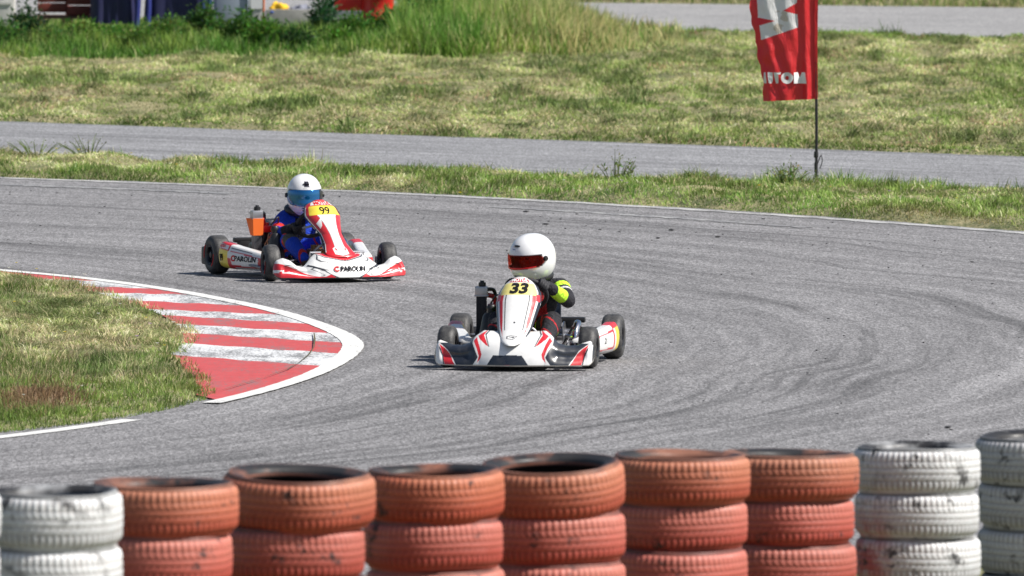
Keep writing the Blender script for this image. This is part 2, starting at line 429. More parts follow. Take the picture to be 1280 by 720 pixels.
def ring(name, r0f, r1f, t0, t1, z0, z1, material, n=400, m=2, ragged=0):
    th = np.linspace(t0, t1, n); u = np.linspace(0,1,m)
    T, U = np.meshgrid(th, u, indexing='ij')
    R0 = r0f(T); R1 = r1f(T)
    if ragged: R1 = R1+ragged*(fbm(T*60, T*0, 1.0, 5, 4)-.5)*2
    RR = R0*(1-U)+R1*U; X = TC[0]+RR*np.cos(T); Y = TC[1]+RR*np.sin(T)
    zz = z0*(1-U)+z1*U
    return surf(name, np.stack([X,Y,zz],-1), None, material)
tag(ring('race_track', lambda t: np.full_like(t, 8.0), lambda t: Rout(t)+.16, -2.4, 2.4, 0, 0, M['asphalt'], 900, 3, .10), kind='structure')
def strip(name, b, t_, material, z=0.0, ext=60):
    x = np.linspace(-ext, ext, 900)
    e = .08*(fbm(x, x*0, .5, 71, 4)-.5)*2
    V = [(xx, lin(b,xx)+ee, z) for xx, ee in zip(x, e)]+[(xx, lin(t_,xx)+ee, z) for xx, ee in zip(x, -e)]; k = len(x)
    return mesh_obj(name, V, [(i,i+1,k+i+1,k+i) for i in range(k-1)], material, smooth=False)
tag(strip('service_road', mid_b, mid_t, M['asphalt_mid']), kind='structure')
tag(strip('far_road', far_b, far_t, M['asphalt_far']), kind='structure')
# mid road edge: thin pale line along its far edge
x = np.linspace(-30,30,600)
# lines painted on the track
def ringline(name, rf, w, t0, t1, mt, z=.004, n=300, ragged=.012):
    th = np.linspace(t0, t1, n); V = []
    for k, t_ in enumerate(th):
        r = float(rf(t_)); e = ragged*(random.random()-.5)*2; ww = w(t_) if callable(w) else w
        e2 = ragged*(random.random()-.5)*2
        for q in (r-ww/2+e, r+ww/2+e2): V.append((TC[0]+q*math.cos(t_), TC[1]+q*math.sin(t_), z))
    o = mesh_obj(name, V, [(2*i,2*i+2,2*i+3,2*i+1) for i in range(n-1)], mt, smooth=False)
    return tag(o, kind='structure')
thp = lambda px, py: polar(at(px,py))[0]
ringline('track_edge_line', lambda t_: Rout(t_)-.02, .15, -.3, 1.6, M['line_worn'], ragged=.035)
ringline('old_track_line', lambda t_: Rout(t_)-1.15-.9*(t_-.8), .13, thp(880,272), thp(1200,292), M['line_worn'], ragged=.04) if False else None
ringline('faded_track_line', lambda t_: Rout(t_)-.95, .12, .62, .78, M['line_faded'], .004, 60, .04)
ringline('faded_track_line', lambda t_: Rout(t_)-.95, .15, .90, 1.3, M['line_faded'], .004, 160, .04)
wline = lambda t_: .115+.02*math.exp(-((t_)/.15)**2)
ringline('kerb_edge_line', lambda t_: Rline(t_)-.06, wline, thp(275,506), thp(0,338)+.6, M['line_white'], .0095, 300, .003)
ringline('inside_edge_line', lambda t_: Rline(t_)-.05, .12, thp(0,549)-.9, thp(175,526), M['line_white'], .004, 200, .003)

# kerb: red and white bands that cross it, from the grass edge to the white line
bounds = [((-300,312),(-40,333)),((0,346),(0,339)),((104,361),(150,354)),((58,352),(106,350)),]
def kerb():
    # band edges given as (left point on the grass side, right point at the white line) in photo pixels
    E = [((-120,338),(-60,333)), ((0,344.5),(110,350)), ((40,351),(112,354.5)), ((108,361.5),(236,373)), ((128,366),(250,376)),
         ((157,377),(238,374)), ]
    pol = [ # (colour, polygon in photo pixels)
      ('r', [(-200,335),(-200,325),(0,340.5),(40,344),(80,349),(106,353.5),(70,355),(30,350.5),(0,348)]),
      ('w', [(30,350.5),(70,355),(106,353.5),(80,349),(0,340.5),(0,339.6),(80,346.5),(200,361.5),(232,372),(170,369),(120,362.5),(106,361)]),
      ('r', [(106,361),(120,362.5),(170,367.5),(238,373.5),(180,376),(140,373)]),
      ('w', [(140,373),(180,376),(238,373.5),(232,372),(200,361.5),(290,378),(352,396),(300,393),(240,386),(185,382),(157,377.5)]),
      ('r', [(157,377.5),(185,382),(240,386),(300,393),(352,396),(290,378),(340,391),(360,398),(330,397.5),(270,393.5),(199,388.5)]),
      ('w', [(199,388.5),(270,393.5),(330,397.5),(360,398),(340,391),(392,404),(400,410),(371,408),(300,401),(222,396)]),
      ('r', [(222,396),(300,401),(371,407),(400,406),(415,419),(380,418),(300,412),(234,407.5)]),
      ('w', [(234,407.5),(300,412),(380,418),(415,419),(424,430),(380,428),(300,422.5),(240,419)]),
      ('r', [(240,419),(300,422.5),(380,428),(425,430),(422,444),(360,443),(300,437.5),(230,432.5)]),
      ('w', [(230,432.5),(300,437.5),(360,443),(422,444),(394,459),(340,455),(280,451),(221,447)]),
      ('r', [(221,447),(280,451),(340,455),(396,458.5),(378,472),(340,484),(276,500),(258,497),(240,470)])]
    # clean bands: boundaries as polylines sampled between inner curve and outer curve
    B = [ [(-200,326),(-200,326)], [(14,349),(106,348.5)], [(104,361),(228,366)], ]
    lines = [  # each: inner point -> outer point, top to bottom
      ((-250,330),(-230,318)),
      ((40,350.5),(108,352.5)),       # red / white
      ((92,359),(205,362)),
      ((128,368.5),(248,369)),
      ((157,377.5),(314,383)),
      ((203,389),(346,394.5)),
      ((222,396.5),(378,406)),        # white / red
      ((235,407.5),(416,418)),
      ((241,419),(427,430)),
      ((232,432),(421,443.5)),
      ((221,447),(396,459)),
      ((262,497),(280,502))]
    cols = 'rwrwrwrwrwr'
    V = []; Fc = []; mi = []
    NS = 14; rows = []
    # sample: for band k, interpolate inner curve angle & outer curve angle
    def ends(l):
        ti = thp(*l[0]); to = thp(*l[1]); return ti, to
    prev = None; nsub = 10
    for k in range(len(lines)-1):
        a0, b0 = ends(lines[k]); a1, b1 = ends(lines[k+1])
        for s in range(nsub+ (1 if k == len(lines)-2 else 0)):
            f = s/nsub; ti = a0+(a1-a0)*f; to = b0+(b1-b0)*f
            pi = np.array([TC[0]+(Rgrass(ti)-.06)*math.cos(ti), TC[1]+(Rgrass(ti)-.06)*math.sin(ti)])
            ro = Rline(to)-.10; po = np.array([TC[0]+ro*math.cos(to), TC[1]+ro*math.sin(to)])
            for j in range(NS+1):
                u = j/NS; p = pi*(1-u)+po*u
                w = .05*math.sin(k*2.1+j*1.3)*math.sin(u*math.pi) if s == 0 else 0
                V.append((p[0], p[1]+w, (.006+.010*(1-u))))
        
    nr = len(V)//(NS+1)
    for r_ in range(nr-1):
        for j in range(NS):
            a = r_*(NS+1)+j; Fc.append((a, a+1, a+NS+2, a+NS+1)); mi.append(0 if cols[min(r_//nsub, len(cols)-1)] == 'r' else 1)
    o = mesh_obj('kerb', V, Fc, [M['kerb_red'], M['kerb_white']], smooth=False, midx=mi)
    tag(o, kind='structure')
kerb()
# crack in the kerb with dirt and weeds in it
cr = [(392,420),(393,428),(392,438),(386,447),(374,457),(360,465),(330,476),(300,485),(270,494)]
V = []; 
for i, p in enumerate(cr):
    x_, y_ = at(*p); w = .006+.006*(i%2)
    V += [(x_-w*.5, y_-.01, .021), (x_+w*.5, y_+.01, .021)]
o = mesh_obj('kerb_crack', V, [(2*i,2*i+1,2*i+3,2*i+2) for i in range(len(cr)-1)], mat('crack_dirt', (.10,.085,.045), .95), smooth=False); tag(o, kind='structure')

# ------------------------------------------------------------------ grass
def blades(name, P, hgt, wid, lean, az, cols, tipc=None, material=None, z0=None):
    """P (n,2) roots; blade = 3 levels; lean 0..1.5 (rad), az direction of lean"""
    n = len(P); z = gz(P[:,0], P[:,1]) if z0 is None else z0
    z = z-.01
    fa = rng.uniform(0, math.pi, n)          # facing of the blade width
    wx = np.cos(fa)*wid/2; wy = np.sin(fa)*wid/2
    dx = np.cos(az); dy = np.sin(az)
    V = np.zeros((n,5,3), np.float32)
    l1 = lean*.55; l2 = lean*1.25
    mx_ = P[:,0]+dx*np.sin(l1)*hgt*.5; my = P[:,1]+dy*np.sin(l1)*hgt*.5; mz = z+np.cos(l1)*hgt*.5
    tx = mx_+dx*np.sin(l2)*hgt*.5; ty = my+dy*np.sin(l2)*hgt*.5; tz = mz+np.cos(l2)*hgt*.5
    tz = np.maximum(tz, z+.012)
    V[:,0] = np.stack([P[:,0]-wx, P[:,1]-wy, z],1); V[:,1] = np.stack([P[:,0]+wx, P[:,1]+wy, z],1)
    V[:,2] = np.stack([mx_+wx*.85, my+wy*.85, mz],1); V[:,3] = np.stack([mx_-wx*.85, my-wy*.85, mz],1)
    V[:,4] = np.stack([tx, ty, tz],1)
    b = np.arange(n)*5
    L = np.stack([b,b+1,b+2,b+3, b+3,b+2,b+4],1).ravel()
    st = np.stack([np.arange(n)*7, np.arange(n)*7+4],1).ravel(); tt = np.tile([4,3], n)
    C = np.repeat(cols[:,None,:], 5, 1)
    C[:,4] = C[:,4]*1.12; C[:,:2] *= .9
    return big_mesh(name, V.reshape(-1,3), L, st, tt, material or M['grass'], C.reshape(-1,3))
def scatter(x0, x1, y0, y1, dens, cond=None):
    n = int((x1-x0)*(y1-y0)*dens); P = np.stack([rng.uniform(x0,x1,n), rng.uniform(y0,y1,n)],1)
    return P
GREEN = np.array([.115,.185,.035]); LUSH = np.array([.085,.19,.028]); DARK = np.array([.05,.10,.025]); STRAW = np.array([.50,.44,.26]); PALE = np.array([.255,.305,.105]); BROWN = np.array([.20,.13,.075]); OLIVE = np.array([.14,.20,.05])
def mixc(a, b, f): return a*(1-f[:,None])+b*f[:,None]
def merge_args(L):
    return [np.concatenate([l[i] for l in L]) for i in range(6)]
parts = []
def jitter(C):
    n = len(C); return np.clip(C*1.36*rng.uniform(.72,1.3,(n,1))*rng.uniform(.93,1.07,(n,3)), .01, .8)
# infield
P = scatter(-8, -1.2, 62, 80, 3400); th, r = th_r(P[:,0], P[:,1]); g = Rgrass(th)-r
e = .05*fbm(P[:,0], P[:,1], .25, 91, 2)
P = P[(g > -.03+e-.03) & (P[:,1] > 61)]; th, r = th_r(P[:,0], P[:,1]); g = Rgrass(th)-r; n = len(P)
x_, y_ = P[:,0], P[:,1]
lying = sstep(.38,.58, fbm(x_, y_*.5, .9, 5, 3)) * sstep(66.2, 67.8, y_+.5*x_*0)          # cut hay lies on the far part, fresh grass near the camera
edge = 1-sstep(.0,.35, g)
lying = np.clip(lying*(1-.7*edge)+.30, 0, 1)
straw = np.clip(lying*(.42+sstep(.35,.6, fbm(x_, y_*.4, .5, 15, 3))), 0, .92)
C = mixc(np.tile(GREEN,(n,1)), np.tile(PALE,(n,1)), np.clip(lying*1.1,0,1)); pick = rng.random(n) < straw*.75; C[pick] = STRAW
dg = .5*sstep(.60,.68, fbm(x_, y_*.45, .8, 25, 3)); C = mixc(C, np.tile(DARK*1.4,(n,1)), dg*.85)
fl = sstep(.45,.7, fbm(x_, y_*.5, .16, 27, 2)); C = C*(.65+.6*fl)[:,None]
br = np.exp(-(((x_-atd(55,66)[0])/.22)**2+((y_-65.2)/.9)**2)); pb = rng.random(n) < br*1.5; C[pb] = BROWN
near_ = 1-sstep(66,67.6,y_); C = np.where((near_[:,None] > .5) & (~pb[:,None]) & (rng.random((n,1)) < .8), C*.4+np.array([.13,.20,.035])*.6, C)
hg = np.where(lying > .5, rng.uniform(.04,.13,n), rng.uniform(.03,.085,n))*(.3+1.2*fbm(x_, y_*.6, .35, 77, 2))
ln = np.where(rng.random(n) < lying*1.15, rng.uniform(1.05,1.5,n), rng.uniform(.1,.9,n))
cl = sstep(.58,.68, fbm(x_, y_*.4, .28, 143, 2))*rng.uniform(.5,1,n)*(1-br.clip(0,1)); C = mixc(C, np.tile(np.array([.075,.12,.03]),(n,1)), cl*.7)
az = fbm(x_, y_, .25, 61, 2)*12+rng.normal(0,1.0,n)
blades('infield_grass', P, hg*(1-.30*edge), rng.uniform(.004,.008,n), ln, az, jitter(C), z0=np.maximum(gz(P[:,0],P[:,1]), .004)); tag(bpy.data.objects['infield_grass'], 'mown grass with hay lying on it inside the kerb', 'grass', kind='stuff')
# strip between the track and the service road
P = scatter(-7.5, 7.5, 82, 101, 2200); s = sd_grass(P[:,0], P[:,1]); z = zone(P[:,0], P[:,1]); e = .22*(fbm(P[:,0], P[:,1], .35, 93, 3)-.5)
P = P[(s > -.04+e) & (z == 1)]; n = len(P); x_, y_ = P[:,0], P[:,1]; th, r = th_r(x_, y_); go = r-Rout(th); gb = lin(mid_b, x_)-y_
hay = sstep(.42,.6, fbm(x_, y_*.5, 1.1, 105, 3)); leftdry = .35+.65*(1-sstep(-1.5, 2.5, x_))
C = mixc(np.tile(GREEN*1.15,(n,1)), np.tile(PALE*1.05,(n,1)), np.clip(hay*leftdry+.25,0,1)); pick = rng.random(n) < .10+.42*hay*leftdry; C[pick] = STRAW*1.0
pk = rng.random(n) < .25*sstep(.5,.65,fbm(x_,y_,.4,44,2)); C[pk] = LUSH
ed = 1-sstep(0,.5,go); pk = rng.random(n) < ed*.5; C[pk] = LUSH*.9
bare = np.exp(-(((x_-atd(1190,86)[0])/.45)**2+((go-.15)/.35)**2)); 
C = C*(.68+.6*sstep(.4,.65,fbm(x_, y_*.5, .22, 29, 2)))[:,None]
hg = rng.uniform(.04,.12,n)*(.25+1.3*fbm(x_, y_*.6, .4, 57, 2))*(1-.35*ed)*(1+.9*sstep(1.0,.2,gb)); hg *= .78*(1-.85*np.clip(bare*1.3,0,1)); C = mixc(C, np.tile(np.array([.36,.24,.14]),(n,1)), np.clip(bare*1.3,0,1)*.6)
ln = np.where(rng.random(n) < .3+hay*.65, rng.uniform(.9,1.45,n), rng.uniform(.15,1.0,n))
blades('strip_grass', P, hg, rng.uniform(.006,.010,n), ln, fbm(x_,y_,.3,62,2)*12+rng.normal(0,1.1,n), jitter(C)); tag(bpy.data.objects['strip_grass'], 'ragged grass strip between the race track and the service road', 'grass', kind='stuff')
# mowed field
P = scatter(-8, 9.5, 96.5, 132, 1250); s = sd_grass(P[:,0], P[:,1]); z = zone(P[:,0], P[:,1]); e = .25*(fbm(P[:,0], P[:,1], .4, 193, 3)-.5)
P = P[(s > -.03+e) & (z == 2)]; n = len(P); x_, y_ = P[:,0], P[:,1]; gt = y_-lin(mid_t, x_); gf = lin(far_b, x_)-y_
hay = sstep(.36,.60, fbm(x_, y_*.32, 1.0, 205, 4)); dk = sstep(.57,.68, fbm(x_, y_*.4, .8, 215, 3)); wide = sstep(.4,.6, fbm(x_, y_*.3, 4, 235, 2))
C = mixc(np.tile(OLIVE*1.15,(n,1)), np.tile(PALE*1.08,(n,1)), np.clip(.3+.5*hay+.3*wide,0,1)); pick = rng.random(n) < .12+.36*hay; C[pick] = STRAW*.95
C = mixc(C, np.tile(GREEN*.8,(n,1)), dk*.5); 
edg = 1-sstep(.1,1.2,gt); pk = rng.random(n) < edg*.75; C[pk] = GREEN*.8
topg = 1-sstep(.6,3.0,gf); pk = rng.random(n) < topg*.75; C[pk] = GREEN*1.25
redd = sstep(.66,.74, fbm(x_, y_*.4, .9, 225, 2)); pk = rng.random(n) < redd*.25; C[pk] = np.array([.38,.26,.16])
C = C*(.74+.5*sstep(.38,.66,fbm(x_, y_*.35, .35, 39, 3)))[:,None]
cl = sstep(.60,.70, fbm(x_, y_*.3, .30, 141, 2))*rng.uniform(.6,1,n); C = mixc(C, np.tile(np.array([.065,.105,.03]),(n,1)), cl*.8)
hg = rng.uniform(.03,.10,n)*(.2+1.5*fbm(x_, y_*.4, .5, 157, 3))*(1+1.0*cl)
ln = np.where(rng.random(n) < .72+.25*hay, rng.uniform(1.05,1.5,n), rng.uniform(.15,1.0,n))
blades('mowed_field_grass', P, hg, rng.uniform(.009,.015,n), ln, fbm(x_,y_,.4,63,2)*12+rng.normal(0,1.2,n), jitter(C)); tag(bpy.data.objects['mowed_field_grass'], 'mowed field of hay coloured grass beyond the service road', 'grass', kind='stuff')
# grass beyond the far road
P = scatter(-2, 10, 134, 146, 350); z = zone(P[:,0], P[:,1]); P = P[(P[:,1] > lin(far_t, P[:,0])+.1)]; n = len(P)
pk = rng.random(n); C = np.where(pk[:,None] < .5, OLIVE, STRAW*.7)
blades('verge_grass', P, rng.uniform(.08,.22,n), rng.uniform(.012,.02,n), rng.uniform(.1,1.1,n), rng.uniform(0,6.28,n), jitter(C)); tag(bpy.data.objects['verge_grass'], 'dry grass verge on the far side of the distant road', 'grass', kind='stuff')

# tall weeds: grass stems plus leafy plants
def weed_front(x): return 119.6+.25*np.sin(x*1.7)+.2*np.sin(x*4.1)+ np.where(x > .3, (x-.3)*.2, 0)
P = scatter(-8, 1.9, 119, 130, 950); x_, y_ = P[:,0], P[:,1]
k = (y_ > weed_front(x_)) & (y_ < lin(far_b, x_)-.6-.8*np.clip(-x_-1,0,9)*0)
taper = 1-sstep(.5, 1.45, x_); k &= rng.random(len(P)) < taper+.08
P = P[k]; x_, y_ = P[:,0], P[:,1]; n = len(P); taper = 1-sstep(.2,1.5,x_)
right = sstep(-1.9,-.6,x_)                  # px 420..560: taller pure grass to the right
base = np.where(right > .5, .52, .34)*(.7+.6*fbm(x_, y_, .7, 301, 2))*sstep(-.1,1.4,y_-weed_front(x_)+.45)*(.35+.65*taper)
base = base*(.72+.28*right)
obj_clear = (x_ < -1.3) & (y_ > 124.2)
base = np.where(obj_clear, base*.35, base)
hg = base*rng.uniform(.6,1.25,n)
C = mixc(np.tile(LUSH*1.0,(n,1)), np.tile(np.array([.17,.25,.045]),(n,1)), sstep(.35,.65,fbm(x_,y_,.6,311,2)))
dryf = right*sstep(-.9,1.0,x_)*.75; pk = rng.random(n) < dryf; C[pk] = np.array([.36,.33,.15])
pk = rng.random(n) < .12; C[pk] = np.array([.30,.33,.13])
pk = rng.random(n) < .25*(1-right); C[pk] = DARK*1.2
blades('tall_grass', P, hg, rng.uniform(.010,.02,n), rng.uniform(.05,.75,n), rng.uniform(0,6.28,n), jitter(C)); tag(bpy.data.objects['tall_grass'], 'tall green grass and weeds growing along the paddock edge', 'grass', kind='stuff')

def leafy(name, x0, y0, n_st, spread, height, leaf, colr, stem_dx=.3, nleaf=60, parent_tag=None):
    """a bushy weed: curved stems carrying many small leaves (two meshes: stems, leaves)"""
    zb = float(gz(np.array([x0]), np.array([y0]))[0])
    root = empty(name, (x0, y0, zb)); st = MB(); LV = []; LF = []; LC = []
    for s in range(n_st):
        a = random.uniform(0, 6.28); q = spread*math.sqrt(random.random()); hh = height*random.uniform(.65,1.08)*(1-.35*(q/spread)**2)
        bx, by = q*.35*math.cos(a), q*.35*math.sin(a); tx, ty = q*math.cos(a), q*math.sin(a)
        p0 = Vector((bx,by,0)); p1 = Vector((.5*(bx+tx),.5*(by+ty),hh*.6)); p2 = Vector((tx,ty,hh))
        st.tube([p0,p1,p2], [.006,.004,.002], 4, True, True, 3)
        for i in range(nleaf):
            f = random.uniform(.12,1.02); c = p0.lerp(p1, f*2) if f < .5 else p1.lerp(p2, f*2-1)
            d = Vector((random.gauss(0,1),random.gauss(0,1),random.gauss(.35,.6))).normalized(); L = leaf*random.uniform(.6,1.3)*(1.15-.5*f)
            c = c+d*random.uniform(0,leaf*1.5); sd = d.cross(Vector((random.random(),random.random(),random.random()))).normalized()*L*.22
            b = len(LV); LV += [c, c+d*L*.5+sd, c+d*L, c+d*L*.5-sd]; LF.append((b,b+1,b+2,b+3))
            cc = [random.uniform(.7,1.35)*v for v in colr]; LC += [cc]*4
    st.build('stem', M['soil'], root, weld=False) if False else st.build('stem', stemm, root, weld=False)
    mesh_obj('foliage', LV, LF, M['leaf'], root, False, np.array(LC))
    return root
stemm = mat('plant_stem', (.12,.17,.04), .7)
G_W = 'leafy weeds along the paddock edge'
bushes = [ # px, d, spread, h, colour, label
 (30,121.6,.22,.56,(.035,.085,.03),'dark green bushy weed at the far left of the weed bank'),
 (95,121.2,.22,.34,(.12,.22,.04),'light green weed between the dark bush and the navy tarpaulin'),
 (205,121.2,.26,.36,(.10,.20,.04),'light green weed in front of the navy covered stack'),
 (255,122.6,.16,.50,(.07,.16,.035),'thin tall weed standing before the grey cabinet'),
 (300,121.5,.22,.40,(.08,.17,.04),'mid green weed at the foot of the grey cabinet'),
 (372,120.6,.20,.30,(.05,.11,.035),'low dark weed below the concrete trough'),
 (404,122.8,.17,.64,(.045,.12,.05),'tall blue green weed between the concrete trough and the white board'),
 (448,121.8,.2,.42,(.08,.19,.03),'weed in front of the white board'),
 (480,122.6,.24,.50,(.05,.14,.03),'dense green weed before the red barrel'),
 (530,122.8,.3,.60,(.06,.17,.03),'large green weed right of the red barrel'),
 (62,120.9,.22,.30,(.12,.20,.05),'pale low weed just right of the dark bush'),
 (140,121.6,.24,.34,(.10,.22,.035),'bright weed below the smaller navy covered table'),
 (175,120.8,.24,.28,(.13,.22,.05),'low pale weed under the larger navy covered table'),
 (335,120.7,.22,.30,(.09,.20,.03),'green weed between the orange post and the concrete trough'),
 (425,121.0,.22,.30,(.10,.22,.03),'bright low weed at the foot of the display board'),
 (5,121.0,.22,.34,(.10,.20,.05),'pale weed at the left edge in front of the white crate')]
for (px, d, sp, h_, c_, lab) in bushes:
    x0, y0 = atd(px, d); tag(leafy('weed_bush', x0, y0, 26, sp, h_, .075, c_, nleaf=46), lab, 'weed', G_W)
# individual weeds sticking up out of the strip and at the kerb
strip_w = [(45,.17,'thin grass tuft with seed heads at the left end of the strip'),(110,.19,'second thin grass tuft from the left end of the strip'),(770,.28,'leafy weed in the strip left of the banner pole'),(985,.18,'low tuft at the foot of the banner pole')]
for (px, h_, lab) in strip_w:
    d = lin(mid_b, (px-640)*95/F)-.55; x0, y0 = atd(px, d)
    tag(leafy('strip_weed', x0, y0, 15 if px < 300 else 20, .30 if px < 300 else .2, h_, .022 if px < 300 else .04, (.20,.25,.08), nleaf=8), lab, 'weed', 'weeds standing up out of the grass strip')
# small flowers as part of the strip cover
FV = []; FF = []; FC = []
for i in range(150):
    if i < 90: x0 = random.uniform(-6,6); th0 = 0; y0 = random.uniform(83,97)
    else: x0 = random.uniform(-5,-1.8); y0 = random.uniform(62,79)
    if float(sd_grass(np.array([x0]),np.array([y0]))[0]) < .1: continue
    z0 = float(gz(np.array([x0]),np.array([y0]))[0])+random.uniform(.05,.11); c = random.choice([(.7,.5,.03),(.7,.55,.02),(.45,.3,.5),(.7,.7,.65)]); q = random.uniform(.008,.014)
    for k in range(5):
        a = k*1.2566; b = len(FV); FV += [(x0,y0,z0),(x0+q*math.cos(a-.5),y0+q*math.sin(a-.5),z0+q*.5),(x0+q*1.4*math.cos(a),y0+q*1.4*math.sin(a),z0+q*.6),(x0+q*math.cos(a+.5),y0+q*math.sin(a+.5),z0+q*.5)]; FF.append((b,b+1,b+2,b+3)); FC += [c]*4
tag(mesh_obj('wild_flowers', FV, FF, M['leaf'], None, False, np.array(FC)), 'tiny yellow and mauve flowers scattered through the grass', 'flowers', kind='stuff')
# rubber crumbs on the track
cv = MB()
for i in range(420):
    t_ = random.uniform(-.4,1.3); r_ = float(Rout(t_))-abs(random.gauss(0,2.2))-.2 if i < 300 else random.uniform(18,25.5)
    x0, y0 = TC[0]+r_*math.cos(t_), TC[1]+r_*math.sin(t_); q = random.uniform(.003,.007)
    if i % 23 == 0: q = .012
    cv.ell((x0,y0,q*.5+.001), (q*random.uniform(1,2.6),q*random.uniform(1,2),q*.6), None, 3)
tag(cv.build('rubber_crumbs', M['rubber'], None, weld=False), 'small black rubber crumbs lying on the asphalt', 'rubber crumbs', kind='stuff')

# ================================================================== tyre barrier
def road_tyre_mesh(name, seed, D=.60, Hh=.205):
    rg = random.Random(seed); N = 288
    Ro = D/2; Rb = D*.362
    prof = []   # (r, z, kind) kind: 0 sidewall 1 tread 2 inside
    def arc(cx, cz, rx, rz, a0, a1, n, kind):
        for i in range(n):
            a = a0+(a1-a0)*i/(n-1); prof.append((cx+rx*math.cos(a), cz+rz*math.sin(a), kind))
    h = Hh/2
    prof.append((Rb-.006, h-.045, 2)); prof.append((Rb-.004, h-.022, 0)); prof.append((Rb+.008, h-.012, 0)); prof.append((Rb+.022, h-.010, 0)); prof.append((Rb+.03, h-.004, 0)); prof.append((Rb+.05, h-.001, 0))
    for t in (.3,.5,.7,.85): prof.append((Rb+.05+(Ro-.022-Rb-.05)*t, h-.0005-.012*t**3, 0))
    for i in range(7):
        a = R(78-78*i/6); prof.append((Ro-.030+.030*math.cos(a)-.003, h-.042+.030*math.sin(a), 1 if i > 1 else 0))
    for i in range(1, 26):
        z = (h-.045)*(1-2*i/26); prof.append((Ro-.0045*(z/(h-.03))**2, z, 1))
    m = len(prof); low = [(r, -z, k) for r, z, k in prof[:17]][::-1]
    prof = prof+low
    prof += [(Rb-.004, -h+.05, 2), (Rb+.03, -h+.03, 2), (Rb+.052, -.04, 2), (Rb+.055, .0, 2), (Rb+.052, .04, 2), (Rb+.03, h-.03, 2), (Rb-.002, h-.05, 2)]
    m = len(prof); V = np.zeros((N,m,3)); C = np.zeros((N,m,3))
    rr = np.array([p[0] for p in prof]); zz = np.array([p[1] for p in prof]); kk = np.array([p[2] for p in prof])
    th = np.linspace(0, 2*math.pi, N, endpoint=False)[:,None]
    z = zz[None,:]; zn = z/h
    grv = np.zeros((N,m))
    for gc in (-.42,-.14,.14,.42): grv = np.maximum(grv, np.clip(1-np.abs(zn-gc)/.035, 0, 1))   # circumferential grooves
    K = 66
    ph = (th*K/(2*math.pi)+1.4*np.abs(zn)*2.0+.15*np.sin(zn*9)) % 1.0
    lat = np.clip(1-np.abs(ph-.5)/.16, 0, 1)
    ph2 = (th*K/(2*math.pi)-1.1*zn*3+.3) % 1.0
    lat2 = np.clip(1-np.abs(ph2-.5)/.13, 0, 1)
    sh = np.abs(zn) > .42; shp = (th*K/(2*math.pi)) % 1.0
    lat3 = np.clip(1.15-np.abs(shp-.5)/.24, 0, 1)
    latx = np.where(sh, lat3, np.where((zn > -.12) & (zn < .12), lat2*.5, lat*.8))
    fade = np.where(np.abs(zn) > .9, .0, 1.0)
    g = np.maximum(grv, latx*fade*.9)*(kk[None,:] == 1)
    lump = .004*np.sin(th*3+seed)+.003*np.sin(th*5+seed*2)
    rad = rr[None,:]-.0072*g+lump*(kk[None,:] != 2)
    zoff = .003*np.sin(th*2+seed*1.3)
    V[:,:,0] = rad*np.cos(th); V[:,:,1] = rad*np.sin(th); V[:,:,2] = z+zoff
    C[:,:,0] = 1-np.clip(g,0,1)
    C[:,:,1] = np.where((kk[None,:] == 0) & (z > 0), np.clip(1.2-(rr[None,:]-Rb)/.085, 0, 1), 0)
    C[:,:,2] = (kk[None,:] == 2)*1.0
    C[:,:2 if False else 1, 2] = 1
    V2 = V.reshape(-1,3); ii, jj = np.meshgrid(np.arange(N), np.arange(m), indexing='ij')
    a = (ii*m+jj).ravel(); b = (((ii+1)%N)*m+jj).ravel(); c = (((ii+1)%N)*m+(jj+1)%m).ravel(); d = (ii*m+(jj+1)%m).ravel()
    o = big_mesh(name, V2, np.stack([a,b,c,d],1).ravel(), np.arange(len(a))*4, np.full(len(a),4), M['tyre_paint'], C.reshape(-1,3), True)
    me = o.data; bm = bmesh.new(); bm.from_mesh(me); bmesh.ops.recalc_face_normals(bm, faces=bm.faces); bm.to_mesh(me); bm.free()
    bpy.data.objects.remove(o); return me
tyre_meshes = [road_tyre_mesh('road_tyre', s) for s in (1,4,8)]
ORG = [(.42,.128,.072),(.44,.14,.08),(.39,.13,.076)]; PNK = [(.43,.11,.08),(.45,.122,.088),(.40,.105,.076)]
WHT = (.66,.66,.67); GRY = (.47,.465,.475)
# centre px, scale px/m, width px, top-centre row, pitch px, tilt of top tyre (toward camera, side), description
ST = [(-90,327,180,612,66,0,0,'white','out'),
 (60,321,187,612,70,.5,0,'white','the white stack at the left edge'),
 (201,315,190,602,64,.6,.3,'red','the red stack nearest the white stack at the left edge'),
 (372,308,194,590,66,3.6,1.6,'red','the second red stack from the left'),
 (541,302,178,586,62,1.2,-.4,'red','the third red stack from the left, the one with a black smear'),
 (690,297,186,577,62,4.8,-1.2,'red','the middle red stack, the one tilted with a wide black opening'),
 (851,290,178,567,59,.2,.2,'red','the red stack right of the tilted middle stack'),
 (986,284,180,565,57,-.3,.4,'red','the red stack next to the white stack on the right'),
 (1147,279,160,556,57,.4,.4,'white','the white stack on the right, the one stained red low down'),
 (1304,274,170,543,58,1.0,0,'grey','the grimy grey white stack at the right edge'),
 (1450,269,170,536,57,0,0,'grey','out')]
lev = ['topmost tyre of ','second tyre down in ','third tyre down in ','fourth tyre down in ','lowest tyre of ']
